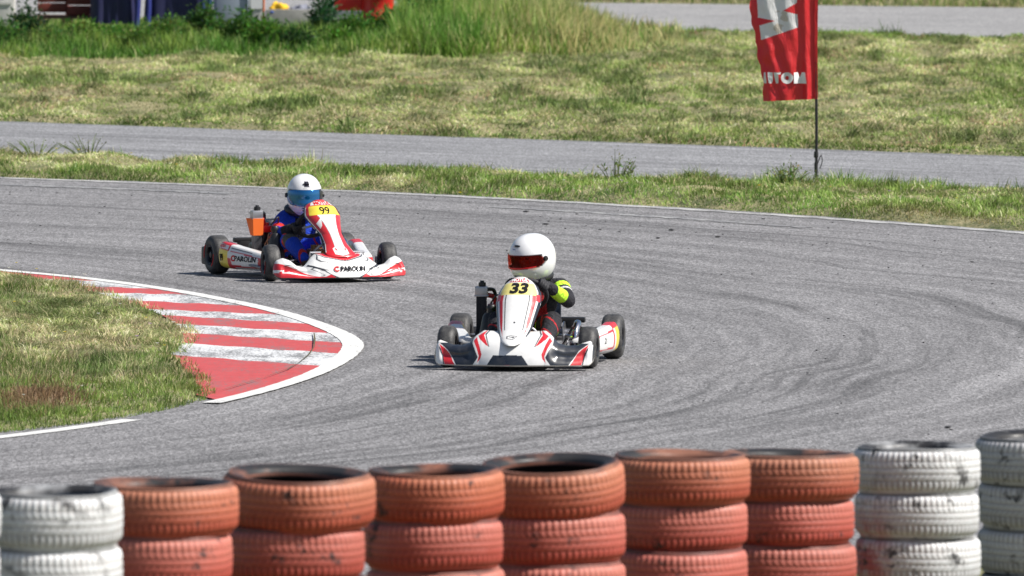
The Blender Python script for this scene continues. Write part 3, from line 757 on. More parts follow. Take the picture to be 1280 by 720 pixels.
for si, (px, s, wpx, yt, pp, tx, ty, kind, desc) in enumerate(ST):
    d = F/s; x0 = (px-640)/s; zt = H-(yt+440)/s; pt = pp/s; D = wpx/s
    for k in range(5):
        zc = zt-pt*(k+.5)
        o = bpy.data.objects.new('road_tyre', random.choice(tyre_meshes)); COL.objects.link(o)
        jx, jy = (0,0) if k == 0 else (random.uniform(-.014,.014), random.uniform(-.02,.02))
        o.location = (x0+jx, d+jy, zc-(.004 if k == 0 else 0)); f = 1.0 if k == 0 else random.uniform(.965,1.0)
        if si == 3 and k == 1: o.location.x -= .015; f = .955
        o.scale = (D*f/.6, D*f/.6, pt/.205*1.0)
        tf = [1,.25,.1,0,0][k]
        o.rotation_mode = 'QUATERNION'; o.rotation_quaternion = Euler((R(tx*tf+random.uniform(-.4,.4)), R(ty*tf+random.uniform(-.4,.4)), 0)).to_quaternion() @ Quaternion((0,0,1), random.uniform(0,6.28))
        if kind == 'red': c = random.choice(ORG) if k == 0 else random.choice(PNK)
        elif kind == 'white': c = WHT
        else: c = GRY
        if kind == 'red' and si == 4 and k == 0: c = (.43,.115,.06)
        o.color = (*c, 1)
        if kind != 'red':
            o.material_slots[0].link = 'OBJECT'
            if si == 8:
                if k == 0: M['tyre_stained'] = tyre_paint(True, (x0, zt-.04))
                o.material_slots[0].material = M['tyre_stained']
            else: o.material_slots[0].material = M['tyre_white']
        cn = ('orange brown faded' if k == 0 else 'pinkish red painted') if kind == 'red' else ('white painted' if kind == 'white' else 'dirty grey white')
        if desc == 'out': desc2 = 'another stack beyond the '+('left' if si == 0 else 'right')+' edge'
        else: desc2 = desc
        lb = cn+' '+lev[k]+desc2
        tag(o, ' '.join(lb.split()[:16]), 'tyre', 'painted tyres of the barrier')

# ================================================================== karts
W_ = (.78,.78,.77); RD = (.62,.02,.03); BK = (.018,.022,.032); YL = (.85,.66,.06); YP = (.85,.75,.25)
def wheel(root, pos, steer, rad, wid, side, redring):
    """side=+1: outer face on +x"""
    e = None
    mb = MB(); Mx = Matrix.Translation(pos) @ Matrix.Rotation(steer, 4, 'Z') @ Matrix.Rotation(R(90)*side, 4, 'Y')
    rr = .066; h = wid/2
    # rim: dished magnesium barrel with hub and bolts
    mb.lathe([(rr+.004,h-.006),(rr-.002,h),(rr-.008,h-.004),(rr-.012,h-.02),(.052,h-.028),(.045,h-.03),(.040,h-.042),(.022,h-.044),(.021,h-.01),(.012,h-.006),(0,h-.006)], 32, Mx)
    mb.lathe([(rr-.004,h-.01),(rr-.012,0),(rr-.004,-h+.004),(rr+.002,-h),(rr-.012,-h+.01),(rr-.02,0),(.02,0)], 32, Mx)
    for k in range(3):
        a = k*2.094; mb.lathe([(0,h-.034),(.007,h-.034),(.007,h-.044)], 6, Mx @ Matrix.Translation((.034*math.cos(a),.034*math.sin(a),0)))
    w = mb.build('wheel', M['magnesium'], root, weld=False)
    pr = [(rr,h-.012),(rr+.006,h-.002),(rr+.02,h+.002),(rad-.035,h+.003),(rad-.018,h-.003),(rad-.006,h-.014),(rad-.001,h-.028),(rad,h*.3),(rad,0),(rad,-h*.3),(rad-.001,-h+.028),(rad-.006,-h+.014),(rad-.018,-h+.003),(rad-.035,-h-.003),(rr+.02,-h-.002),(rr+.006,-h+.002),(rr,-h+.012)]
    t_ = MB(); t_.lathe(pr, 64, Mx); ty = t_.build('tyre', [M['rubber'], M['ink_red']], w, weld=False)
    if redring:
        rb = MB()
        for k in range(2):
            V = []; Fc = []; a0 = k*math.pi+.5+random.random()
            for i in range(13):
                a = a0+i*.09
                for q in (rr+.022, rr+.032): V.append(Mx @ Vector((q*math.cos(a), q*math.sin(a), h+.0048)))
            for i in range(12): Fc.append((2*i,2*i+1,2*i+3,2*i+2))
            rb.add(V, Fc)
        # printed ring belongs to the tyre
        o2 = rb
        base = len(ty.data.vertices)
        bm = bmesh.new(); bm.from_mesh(ty.data)
        vs = [bm.verts.new(v) for v in o2.v]
        for f in o2.f:
            ff = bm.faces.new([vs[i] for i in f]); ff.material_index = 1
        bm.to_mesh(ty.data); bm.free()
    return w

def make_fairing(root, num):
    NU, NV = 520, 200; u = np.linspace(-1,1,NU); Hw = .49
    a = u*Hw; A = np.abs(a)
    yf = .40-.04*(A/.2)**2*(A < .2)-.04*(A >= .2)-.62*np.maximum(0, A-.2)**1.35
    if num == '33': zt = np.interp(A, [0,.12,.19,.235,.27,.32,.38,.44,.475,.49], [.225,.232,.236,.205,.165,.148,.150,.170,.180,.165])
    else:           zt = np.interp(A, [0,.13,.17,.22,.28,.33,.37,.42,.46,.49], [.190,.192,.190,.155,.105,.115,.150,.168,.150,.12])
    k = np.ones(9)/9; zt = np.convolve(np.pad(zt, 4, 'edge'), k, 'valid')
    dep = np.interp(A, [0,.18,.26,.36,.49], [.25,.22,.13,.11,.09]); dep = np.convolve(np.pad(dep,6,'edge'), np.ones(13)/13, 'valid')
    # loop in (fraction of depth back from the front edge, fraction of height)
    lp = [(.06,.0),(.0,.02),(.0,.10),(.05,.28),(.16,.52),(.34,.74),(.58,.90),(.82,.985),(.96,1.0),(1.0,.94),(1.0,.5),(.95,.06),(.6,0),(.3,0)]
    L = np.array(lp); n = len(L); tt = np.linspace(0, n, NV, endpoint=False); i1 = tt.astype(int); f = (tt-i1)[:,None]
    p0, p1, p2, p3 = L[(i1-1)%n], L[i1%n], L[(i1+1)%n], L[(i1+2)%n]
    Q = .5*((2*p1)+(-p0+p2)*f+(2*p0-5*p1+4*p2-p3)*f**2+(-p0+3*p1-3*p2+p3)*f**3)
    zb = .028
    endk = np.sqrt(np.clip(1-np.maximum(0,(A-.455)/.036)**2, .02, 1))
    P = np.zeros((NU,NV,3)); dd = dep[:,None]; hh = (zt-zb)[:,None]
    fy = .5+(Q[None,:,0]-.5)*endk[:,None]; fz = .42+(Q[None,:,1]-.42)*endk[:,None]
    P[:,:,0] = -a[:,None]; P[:,:,1] = yf[:,None]-fy*dd; P[:,:,2] = zb+fz*hh
    # sculpted scoop in the wings
    wing = sstep(.22,.28,A)[:,None]*(1-sstep(.42,.46,A))[:,None]; fr = np.exp(-((Q[None,:,1]-.45)/.22)**2)*(Q[None,:,0] < .6)
    P[:,:,1] -= .022*wing*fr
    X = a[:,None]+0*P[:,:,0]; Zp = P[:,:,2]+.064*(.40-P[:,:,1])
    C = np.zeros((NU,NV,3)); C[:] = W_
    AX = np.abs(X)
    if num == '33':
        def T(p): return [((x-745)/1406*1.0, (650-y)/1406) for x, y in p]
        def Tm(p): return [(-q[0]-.0, q[1]) for q in T(p)]
        shapes = [('K',[(-100,300),(400,300),(398,408),(455,530),(400,612),(60,620),(60,405),(200,405)]),
                  ('W',[(60,420),(95,405),(180,470),(275,620),(60,620)]),
                  ('R',[(98,416),(150,452),(195,500),(255,612),(158,606),(125,480)]),
                  ('K',[(92,430),(112,452),(140,520),(152,606),(143,606),(128,520),(98,450)]),
                  ('R',[(405,388),(430,355),(462,430),(487,505),(478,540),(448,580),(462,520),(440,455)]),
                  ('R',[(440,345),(515,290),(492,340),(545,438),(520,425),(458,372)]),
                  ('K',[(500,330),(530,288),(538,290),(512,335),(552,440),(545,440)])]
        for mir in (T, Tm):
            for c, p in shapes: put(C, pip(mir(p), X, Zp), {'K':BK,'W':W_,'R':RD}[c])
        put(C, pip(T([(590,512),(838,512),(908,614),(526,614)]), X, Zp) & (P[:,:,1] > .3), BK)
        put(C, pip(T([(690,596),(734,596),(734,606),(690,606)]), X, Zp) & (P[:,:,1] > .3), RD)
        put(C, AX > .481, BK); C[:, (Q[:,1] < .045)] = (.42,.40,.36)
    else:
        put(C, (Zp < .045+.10*sstep(.20,.49,AX)) & (AX > .10), RD)
        put(C, (Zp < .043+.055*sstep(.20,.49,AX)) & (AX > .24) & (Zp > .043+.035*sstep(.20,.49,AX)), W_)
        def S(p, c, m=True):
            put(C, pip(p, X, Zp), c)
            if m: put(C, pip([(-x_, z_) for x_, z_ in p], X, Zp), c)
        S([(.02,.02),(.075,.025),(.16,.075),(.20,.105),(.185,.105),(.13,.062),(.07,.035),(.05,.02)], BK)
        S([(.075,.02),(.22,.02),(.13,.060)], RD)
        S([(.21,.115),(.26,.10),(.175,.058),(.20,.045),(.165,.055),(.245,.098)], BK)
        S([(.255,.13),(.16,.095),(.13,.088),(.20,.09),(.15,.078),(.27,.118)], BK)
        S([(.17,.20),(.195,.165),(.18,.150),(.11,.14),(.17,.155),(.185,.168),(.16,.21)], BK)
        S([(.33,.105),(.40,.085),(.46,.075),(.47,.085),(.40,.098)], RD)
        S([(.36,.135),(.44,.118),(.42,.13)], BK)
        red = [(-.16,.205),(-.15,.255),(.15,.255),(.16,.205),(.13,.185),(.03,.160),(.0,.156),(-.03,.160),(-.13,.185)]
        put(C, pip([(x_*1.08, z_-.006) for x_, z_ in red], X, Zp), BK); put(C, pip([(x_*1.04, z_-.001) for x_, z_ in red], X, Zp), W_); put(C, pip(red, X, Zp), RD)
        C[:, (Q[:,1] < .05)] = (.02,.02,.02)
    o = surf('front_fairing', P, C, M['livery'], root, cv=True, caps=True)
    def at_surf(ax, z):                      # point of the front surface with lateral ax and height z
        i = int(np.clip((ax/Hw+1)/2*(NU-1), 0, NU-1)); row = P[i]; J = [j for j in range(NV) if Q[j,0] < .9 and .02 < Q[j,1] < 1.0 and j < NV*.62 and j > 3]
        zz = row[J,2]; yy = row[J,1]; k_ = np.argsort(zz)
        return Vector((-ax, float(np.interp(z, zz[k_], yy[k_]))+.0065, z+.002))
    return o, at_surf

def make_panel(root, num):
    NU, NV = 220, 300; v = np.linspace(0,1,NV); u = np.linspace(-1,1,NU)
    if num == '33': hw = np.interp(v, [0,.02,.06,.12,.25,.45,.65,.8,.9,.96,1], [.03,.05,.072,.09,.115,.132,.148,.14,.115,.085,.05])
    else: hw = np.interp(v, [0,.02,.06,.12,.22,.40,.6,.75,.88,.96,1], [.095,.108,.115,.106,.088,.084,.115,.142,.126,.095,.05])
    hw = np.convolve(np.pad(hw,3,'edge'), np.ones(7)/7, 'valid')
    cz = (.155+.395*v) if num == '33' else (.172+.378*v); cy = np.interp(v, [0,.20,.9,1], [.40,.262,-.03,-.10]) if num == '33' else np.interp(v, [0,.14,.9,1], [.285,.225,-.11,-.18]); cy = np.convolve(np.pad(cy,12,'edge'), np.ones(25)/25, 'valid')
    depth = np.interp(v, [0,.1,.4,.8,1], [.03,.05,.075,.085,.05])
    P = np.zeros((NU,NV,3)); U = u[:,None]
    P[:,:,0] = -U*hw[None,:]*(1-.06*np.abs(U)**6); P[:,:,1] = cy[None,:]-depth[None,:]*np.abs(U)**2.6+.0; P[:,:,2] = cz[None,:]-.02*np.abs(U)**3*sstep(.3,.7,v[None,:])
    X = U*hw[None,:]; A = np.abs(U)*np.ones((1,NV)); VV = np.ones((NU,1))*v[None,:]; XX = np.abs(X)
    C = np.zeros((NU,NV,3)); C[:] = W_
    if num == '33':
        put(C, (A > .86) & (VV > .12), BK)
        line = np.abs(A-(.50-.0*VV)) < .022+0*VV; put(C, line & (VV > .22) & (VV < .80), BK)
        put(C, (np.abs(A-.69) < .075*sstep(.08,.35,VV)) & (VV > .10) & (VV < .84), RD)
        put(C, (VV > .74) & (VV < .915) & (A < .80), YP); put(C, (VV > .66) & (VV < .76) & (A < .95) & (A > .78), RD)
        put(C, (VV > .925) & (VV < .985) & (A < .62), RD)
        LG = [(-.036,.135),(-.008,.150),(.034,.135),(.006,.085),(-.036,.10)]; put(C, pip(LG, X, VV) ^ pip([(x_*.80-.0, .118+(z_-.118)*.72) for x_, z_ in LG], X, VV), BK)
        put(C, pip([(-.024,.122),(.008,.130),(.010,.122),(.020,.118),(.004,.108),(.0,.116)], X, VV), BK)
        put(C, (XX < .006) & (np.abs(VV-.335) < .012), BK)
    else:
        put(C, A > .40+.10*sstep(.5,.8,VV), RD); put(C, (np.abs(A-(.385+.10*sstep(.5,.8,VV))) < .02) & (VV < .72), (.25,.25,.27))
        put(C, (A > .93) & (VV > .08), W_); put(C, (A > .975) & (VV > .08), BK)
        put(C, VV < .045, RD)
        bl = pip([(-.052,.05),(0,.025),(.052,.05),(.048,.14),(.02,.20),(-.02,.20),(-.055,.15)], X, VV); put(C, bl, W_)
        put(C, pip([(.03,.10),(.042,.14),(.034,.16),(.026,.13)], X, VV), RD); put(C, pip([(-.03,.10),(-.042,.14),(-.034,.16),(-.026,.13)], X, VV), RD)
        put(C, (VV > .74) & (VV < .90) & (A < .80), YL)
        put(C, (VV > .90), RD); put(C, (VV > .915) & (VV < .975) & (A < .75), W_)
        put(C, pip([(-.09,.60),(-.05,.70),(-.06,.56),(-.075,.5)], X, VV), W_)
    B = P.copy(); B[:,:,1] -= .012; B = B[:, ::-1]
    PP = np.concatenate([P, B], 1); CC = np.concatenate([C, np.full_like(C, .02)], 1)
    o = surf('front_panel', PP, CC, M['livery'], root, cv=True, caps=True)
    def at_panel(ax, z):
        v_ = (z-.155)/.395 if num == '33' else (z-.172)/.378; h_ = float(np.interp(v_, v, hw)); uu = max(-1,min(1,ax/h_)); i = (uu+1)/2*(NU-1)
        y = float(np.interp(v_, v, cy)-np.interp(v_, v, depth)*abs(uu)**2.6)
        return Vector((-ax, y+.0035, z-.02*abs(uu)**3*float(sstep(.3,.7,v_))))
    return o, at_panel

def make_pod(root, num, side):
    """side=+1: kart's right (local +x)"""
    NP, NV = 150, 60; p = np.linspace(0,1,NP)       # 0 rear .. 1 front
    x = np.interp(p, [0,.12,.3,.6,.9,1], [.535,.540,.515,.465,.42,.40]); x = np.convolve(np.pad(x,8,'edge'), np.ones(17)/17, 'valid'); y = -.78+.60*p
    zb = np.interp(p, [0,.3,1], [.055,.05,.06]); zt = np.interp(p, [0,.1,.35,1], [.235,.240,.215,.165])
    lp = np.array([(-.9,.05),(.0,.0),(.75,.12),(1.0,.4),(.95,.7),(.6,.96),(.1,1.0),(-.8,.93),(-1,.5)]); n = len(lp)
    tt = np.linspace(0, n, NV, endpoint=False); i1 = tt.astype(int); f = (tt-i1)[:,None]
    p0, p1, p2, p3 = lp[(i1-1)%n], lp[i1%n], lp[(i1+1)%n], lp[(i1+2)%n]
    Q = .5*((2*p1)+(-p0+p2)*f+(2*p0-5*p1+4*p2-p3)*f**2+(-p0+3*p1-3*p2+p3)*f**3)
    ek = np.sqrt(np.clip(1-np.maximum(0, (np.abs(p-.5)-.46)/.042)**2, .02, 1))[:,None]
    P = np.zeros((NP,NV,3)); hh = (zt-zb)[:,None]; bul = .055
    P[:,:,0] = side*(x[:,None]-bul+Q[None,:,0]*bul*ek); P[:,:,1] = y[:,None]; P[:,:,2] = zb[:,None]+(.5+(Q[None,:,1]-.5)*ek)*hh
    PPp = p[:,None]*np.ones((1,NV)); Zr = (P[:,:,2]-zb[:,None])/hh; C = np.zeros((NP,NV,3)); C[:] = W_
    if num == '99':
        put(C, (PPp < .25), YL); put(C, (PPp < .27) & (Zr > .74), RD); put(C, (PPp > .02) & (PPp < .245) & (Zr > .80) & (Zr < .95), W_)
        put(C, (PPp > .25) & (Zr < .30) & (Zr > .10), RD); put(C, (PPp > .84) & (Zr > .1) & (Zr < .75), RD)
        put(C, (PPp > .25) & (PPp < .36) & (Zr < .45), RD)
        put(C, (PPp > .3) & (np.abs(Zr-.80+.1*PPp) < .03), RD); put(C, (PPp > .3) & (PPp < .7) & (np.abs(Zr-.87) < .02), BK)
        put(C, pip([(.33,.20),(.30,.66),(.86,.56),(.80,.14)], PPp, Zr), W_)
        put(C, (PPp > .4) & (Zr < .10), W_)
    else:
        put(C, (PPp < .20) , YL); put(C, (PPp < .26) & (Zr > .88), RD)
        fr = pip([(.24,.18),(.24,.86),(.92,.80),(.86,.10)], PPp, Zr); fi = pip([(.27,.24),(.27,.80),(.86,.73),(.81,.17)], PPp, Zr)
        put(C, fr & ~fi, RD); put(C, (PPp > .94) & (Zr < .75), BK); put(C, (Zr < .08), (.35,.35,.34))
    o = surf('side_pod', P, C, M['livery'], root, cv=True, caps=True)
    def at_pod(pp, z):
        i = int(np.clip(pp,0,1)*(NP-1)); row = P[i]; J = [j for j in range(NV) if Q[j,0] > .3]
        zz = row[J,2]; xx = row[J,0]; k_ = np.argsort(zz)
        return Vector((float(np.interp(z, zz[k_], xx[k_]))+.0035*side, float(y[i]), z))
    return o, at_pod

def make_kart(num, loc, rz, label, steer):
    r = empty('racing_kart', (loc[0], loc[1], .002), rz); tag(r, label, 'kart', 'racing karts')
    red = num == '99'
    for sx in (1,-1):
        wheel(r, (sx*.435, 0, .127), steer, .127, .105, sx, red)
        wheel(r, (sx*.475, -.95, .137), 0, .137, .125, sx, red)
    # chassis
    c = MB()
    for sx in (1,-1):
        c.tube([(sx*.30,.20,.055),(sx*.29,.0,.055),(sx*.17,-.25,.055),(sx*.20,-.55,.055),(sx*.27,-.80,.06),(sx*.30,-1.05,.09)], .014, 10)
        c.tube([(sx*.28,.03,.06),(sx*.37,.0,.11)], .013, 8); c.lathe([(0,-.03),(.012,-.03),(.012,.03),(0,.03)], 10, Matrix.Translation((sx*.355,0,.125)))
        c.tube([(sx*.29,-.14,.06),(sx*.42,-.20,.08),(sx*.45,-.55,.10),(sx*.44,-.70,.10),(sx*.28,-.74,.06)], .010, 8)
        c.tube([(sx*.355,0,.12),(sx*.42,0,.127)], .009, 8); c.tube([(sx*.02,-.16,.16),(sx*.34,-.05,.12)], .007, 6)
    c.tube([(-.30,.19,.055),(.30,.19,.055)], .013, 8); c.tube([(-.29,-.02,.055),(.29,-.02,.055)], .012, 8); c.tube([(-.19,-.5,.055),(.19,-.5,.055)], .012, 8)
    c.tube([(-.16,.19,.06),(-.16,.28,.07),(.16,.28,.07),(.16,.19,.06)], .01, 8, smooth=False)
    c.tube([(-.08,.16,.05),(-.05,-.02,.20),(.0,-.1,.34)], .009, 8)
    c.tube([(.20,.02,.06),(.10,.08,.24),(-.10,.08,.24),(-.20,.02,.06)], .009, 8)
    c.build('chassis', M['tube_grey'], r, weld=False)
    fl = MB(); fl.box((0,-.12,.038), (.44,.62,.004)); fl.build('floor_tray', M['alu'], r)
    ax = MB(); ax.tube([(-.50,-.95,.137),(.50,-.95,.137)], .0125, 12); ax.lathe([(0,-.003),(.09,-.003),(.09,.003),(0,.003)], 28, Matrix.Translation((-.17,-.95,.137)) @ Matrix.Rotation(R(90),4,'Y'))
    ax.lathe([(0,-.004),(.085,-.004),(.085,.004),(0,.004)], 36, Matrix.Translation((.20,-.95,.137)) @ Matrix.Rotation(R(90),4,'Y')); ax.build('rear_axle', M['steel'], r, weld=False)
    fo, fsurf = make_fairing(r, num); po, psurf = make_panel(r, num)
    pods = {s_: make_pod(r, num, s_) for s_ in (1,-1)}
    lf = MB(); lf.box((0,.20,.10), (.12,.10,.10), None, .02)
    rb = MB()
    rb.tube([(-.49,-1.07,.13),(-.42,-1.135,.135),(0,-1.15,.14),(.42,-1.135,.135),(.49,-1.07,.13)], [.035,.045,.045,.045,.035], 14)
    for sx in (1,-1): rb.box((sx*.50,-1.08,.125), (.07,.10,.13), None, .02); rb.box((sx*.20,-1.15,.19), (.10,.05,.10), None, .018)
    rb.box((0,-1.15,.225), (.56,.05,.035), None, .012)
    rb.build('rear_bumper', M['black'], r, weld=False)
    # seat: bucket shell
    NU, NV = 24, 26; S = np.zeros((NU,NV,3)); 
    for i in range(NU):
        u = -1+2*i/(NU-1)
        for j in range(NV):
            v = j/(NV-1)
            if v < .4: y = -.46-.30*(v/.4); z0 = .085-.02*math.sin(v/.4*math.pi)
            else: t_ = (v-.4)/.6; y = -.76-.15*t_; z0 = .085+.30*t_
            hw = .155+.02*math.sin(v*3.0); rise = (.17 if v < .4 else .10)*abs(u)**3*(1-.2*v)
            if v < .4: S[i,j] = (u*hw, y, z0+rise)
            else: S[i,j] = (u*hw, y+rise*1.3*(1-(v-.4)/.6*.55), z0+.10*(1-(v-.4)/.6)*abs(u)**3)
    seat = surf('seat', S, None, M['black_gloss'], r); sm = seat.modifiers.new('t','SOLIDIFY'); sm.thickness = .006; sm.offset = 0
    # steering
    ctr = Vector((-.012,-.235,.425)) if num == '33' else Vector((.0,-.25,.385)); tilt = R(38)
    Nn = Vector((0,-math.cos(tilt),math.sin(tilt))).normalized(); ux = Vector((1,0,0)); uy = Nn.cross(ux).normalized()
    if uy.z < 0: uy = -uy
    ra = R(-26 if red else -30); rx = ux*math.cos(ra)+uy*math.sin(ra); ry = -ux*math.sin(ra)+uy*math.cos(ra)
    sw = MB(); pts = []
    for k in range(41):
        a = 2*math.pi*k/40; q = .138*(1-.10*max(0,math.sin(a+math.pi))**3); pts.append(ctr+rx*math.cos(a)*q+ry*math.sin(a)*q*.95)
    sw.tube(pts, .0145, 10, False, False)
    swo = sw.build('steering_wheel', M['glove'], r)
    sp = MB()
    for a in (R(0), R(180), R(270)): sp.tube([ctr-Nn*.02, ctr+rx*math.cos(a)*.13+ry*math.sin(a)*.12], [.011,.006], 6)
    sp.lathe([(0,-.012),(.035,-.012),(.035,.006),(0,.006)], 16, Matrix.Translation(ctr-Nn*.02) @ Nn.to_track_quat('Z','Y').to_matrix().to_4x4()); sp.build('spoke', M['alu'], swo, weld=False)
    for k0 in ((9,13) if not red else (11,15)): gm = MB(); gm.tube(pts[k0:k0+2], .0155, 10, False); gm.build('grip_mark', M['red'], swo, weld=False)
    tb = MB(); tb.tube([ctr-Nn*.02, Vector((0,-.02,.12)), Vector((0,.06,.07))], .010, 10, False); tb.build('steering_column', M['chrome'], r)
    ft = MB(); ft.box((0,-.14,.135), (.19,.20,.15), None, .03); ft.lathe([(.03,0),(.03,.03),(0,.03)], 16, Matrix.Translation((.04,-.17,.205))); ft.build('fuel_tank', M['tank'], r)
    for sx in (1,-1):
        pd = MB(); pd.tube([(sx*.20,.12,.06),(sx*.20,.15,.20)], .006, 6); pd.tube([(sx*.20,.15,.20),(sx*.12,.15,.20)], .007, 6); pd.build('pedal', M['alu'], r, weld=False)
    # radiator
    rx0, ry0 = .305, -.62
    rd = MB(); rd.box((rx0,ry0,.25), (.062,.046,.32), None, .003)
    for k in range(7): rd.box((rx0-.026+k*.0087, ry0+.025, .25), (.003,.006,.31))
    rad = rd.build('radiator', M['tube_grey'] if red else M['radcore'], r, weld=False)
    tp = MB(); tp.box((rx0,ry0,.432), (.078,.058,.055), None, .006); tp.box((rx0,ry0,.402), (.086,.064,.008), None, .002); tp.build('top_tank', M['alu'], rad, weld=False); tp = MB(); tp.box((rx0,ry0,.088), (.074,.054,.03), None, .005); tp.build('bottom_tank', M['alu'], rad)
    cp = MB(); cp.lathe([(0,.036),(.012,.036),(.014,.026),(.023,.024),(.024,.004),(.020,0),(.0,0)], 18, Matrix.Translation((rx0-.004,ry0,.46))); cp.build('cap', M['black'], rad, weld=False)
    if red:
        ov = MB(); z1, z0 = .405, .285
        V = [(rx0-.036,ry0+.031,z0),(rx0+.036,ry0+.031,z0),(rx0+.040,ry0+.034,z1),(rx0-.040,ry0+.034,z1),
             (rx0-.036,ry0-.03,z0),(rx0+.036,ry0-.03,z0),(rx0+.064,ry0-.045,z1),(rx0-.040,ry0-.03,z1)]
        ov.add(V, [(0,3,2,1),(4,5,6,7),(1,2,6,5),(0,4,7,3),(3,7,6,2),(0,1,5,4)]); ov.build('cover', M['orange'], rad, False)
    # engine
    en = MB(); en.box((.225,-.74,.15), (.14,.17,.15), None, .02); en.lathe([(0,0),(.055,0),(.055,.05),(.05,.055)], 20, Matrix.Translation((.30,-.74,.14)) @ Matrix.Rotation(R(90),4,'Y'))
    for k in range(7): en.box((.225,-.72,.235+k*.011), (.115-.003*k,.125-.003*k,.005), None, .0015)
    en.lathe([(0,-.02),(.035,-.02),(.035,.10),(0,.10)], 16, Matrix.Translation((.225,-.70,.22)))
    eo = en.build('engine', M['magnesium'], r, weld=False)
    hd = MB(); hd.box((.225,-.71,.325), (.10,.11,.05), None, .012); hd.tube([(.225,-.70,.335),(.235,-.68,.39),(.28,-.66,.405)], .016, 10); hd.lathe([(0,0),(.018,0),(.018,.03),(0,.03)], 12, Matrix.Translation((.20,-.70,.34))); hd.build('cylinder_head', M['red'], eo, weld=False)
    cb = MB(); cb.lathe([(0,-.05),(.028,-.05),(.030,.0),(.022,.01),(.022,.05),(0,.05)], 16, Matrix.Translation((.20,-.585,.24)) @ Matrix.Rotation(R(70),4,'X')); cb.box((.20,-.59,.19), (.05,.05,.04), None, .008); cb.build('carburettor', M['alu'], eo, weld=False)
    ab = MB(); ab.lathe([(0,.175),(.030,.172),(.045,.155),(.055,.12),(.072,.05),(.080,.0),(.075,-.06),(0,-.07)], 26, Matrix.Translation((.235,-.435,.135)) @ Matrix.Scale(.85,4,(1,0,0))); ab.tube([(.225,-.46,.28),(.225,-.47,.335)], [.024,.028], 12); ab.lathe([(.030,0),(.032,.012),(.022,.03),(0,.03)], 16, Matrix.Translation((.225,-.47,.325))); ab.build('airbox', M['black'], r, weld=False)
    hs = MB(); hs.tube([(rx0-.03,ry0-.005,.435),(.26,-.63,.442),(.235,-.66,.435),(.225,-.68,.40)], .012, 8); hs.build('hose', M['black'], r, weld=False); hs = MB(); hs.tube([(rx0,ry0,.08),(.30,-.70,.09),(.25,-.78,.11)], .012, 8); hs.build('hose', M['black'], r, weld=False); hs = MB(); hs.tube([(.235,-.52,.36),(.20,-.50,.41),(.17,-.54,.40),(.16,-.62,.30)], .006, 6); hs.build('hose', M['black'], r, weld=False)
    wr = MB(); wr.tube([(.26,-.50,.30),(.275,-.49,.24),(.255,-.50,.18),(.23,-.56,.14)], .0035, 5); M['copper'] = mat('copper_cable', (.5,.22,.12), .4); wr.build('cable', M['copper'], r, weld=False); wr = MB(); wr.tube([(.25,-.50,.28),(.29,-.50,.22),(.27,-.52,.13)], .003, 5); wr.build('cable', M['copper'], r, weld=False)
    ex = MB(); ex.tube([(-.20,-.70,.10),(-.27,-.62,.20),(-.305,-.52,.24),(-.30,-.44,.19),(-.30,-.42,.13)], [.016,.020,.024,.020,.014], 12); ex.build('side_brace', M['chrome'], r, weld=False); ex = MB(); ex.tube([(-.22,-.60,.16),(-.33,-.56,.14),(-.36,-.70,.12)], .010, 8); ex.build('side_brace', M['chrome'], r, weld=False)
    mf = MB(); mf.tube([(.14,-.80,.14),(.02,-.98,.13),(-.10,-1.02,.14),(-.26,-1.0,.15)], [.022,.038,.042,.02], 14); mf.build('exhaust', M['tube_grey'], r, weld=False)
    bk = MB(); bk.box((-.285,-.50,.10), (.05,.09,.07), None, .01); bk.build('brake_caliper', M['alu'], r, weld=False); bk = MB(); bk.tube([(-.27,-.46,.08),(-.28,-.1,.08),(-.21,.12,.10)], .004, 5); bk.build('brake_rod', M['alu'], r, weld=False)
    # writing
    if num == '33':
        lettering('number', '33', .078, lambda x, y: psurf(x+.002, y+.483+ .0), M['ink'], po, .0035, .12, 1.45)
        lettering('sticker_text', 'MOTUL', .024, lambda x, y: psurf(x, y+.5325), M['ink_white'], po, .0012, 0, 1.25)
        lettering('pod_mark', '21', .05, lambda x, y: pods[-1][1](.50-x/.62, y+.135), M['ink'], pods[-1][0], 0, .3, .9)
        lettering('pod_number', '33', .055, lambda x, y: pods[1][1](.10+x/.62, y+.13), M['ink'], pods[1][0], .002, 0, .9)
    else:
        lettering('number', '99', .066, lambda x, y: psurf(x-.004, y+.478), M['ink'], po, .0006, 0, 1.15)
        lettering('sticker_text', 'MOTUL', .026, lambda x, y: psurf(x, y+.529), M['ink_red'], po, .001, 0, 1.35)
        lettering('brand_text', 'PAROLIN', .044, lambda x, y: fsurf(x+.034, y+.092), M['ink'], fo, .0016, .12, 1.05)
        lettering('brand_initial', 'C', .046, lambda x, y: fsurf(x-.090, y+.092), M['ink_red'], fo, .002, .15, 1.15)
        for s_ in (1,-1):
            po_, ps = pods[s_]
            lettering('number', '99', .068, lambda x, y: ps(.125+s_*x/.62 if s_ == 1 else .125-x/.62, y+.128), M['ink'], po_, .002, 0, .82)
            lettering('sticker_text', 'MOTUL', .026, lambda x, y: ps(.125+(x if s_ == 1 else -x)/.62, y+.212), M['ink_red'], po_, .001, 0, .95)
            lettering('brand_text', 'PAROLIN', .052, lambda x, y: ps(.60+(x if s_ == 1 else -x)/.62, y+.128), M['ink'], po_, .001, .1, 1.22)
            lettering('brand_initial', 'C', .056, lambda x, y: ps((.365 if s_ == 1 else .84)+(x if s_ == 1 else -x)/.62, y+.128), M['ink_red'], po_, .002, .1, 1.1)
    return r, dict(ctr=ctr, rx=rx, ry=ry, N=Nn)

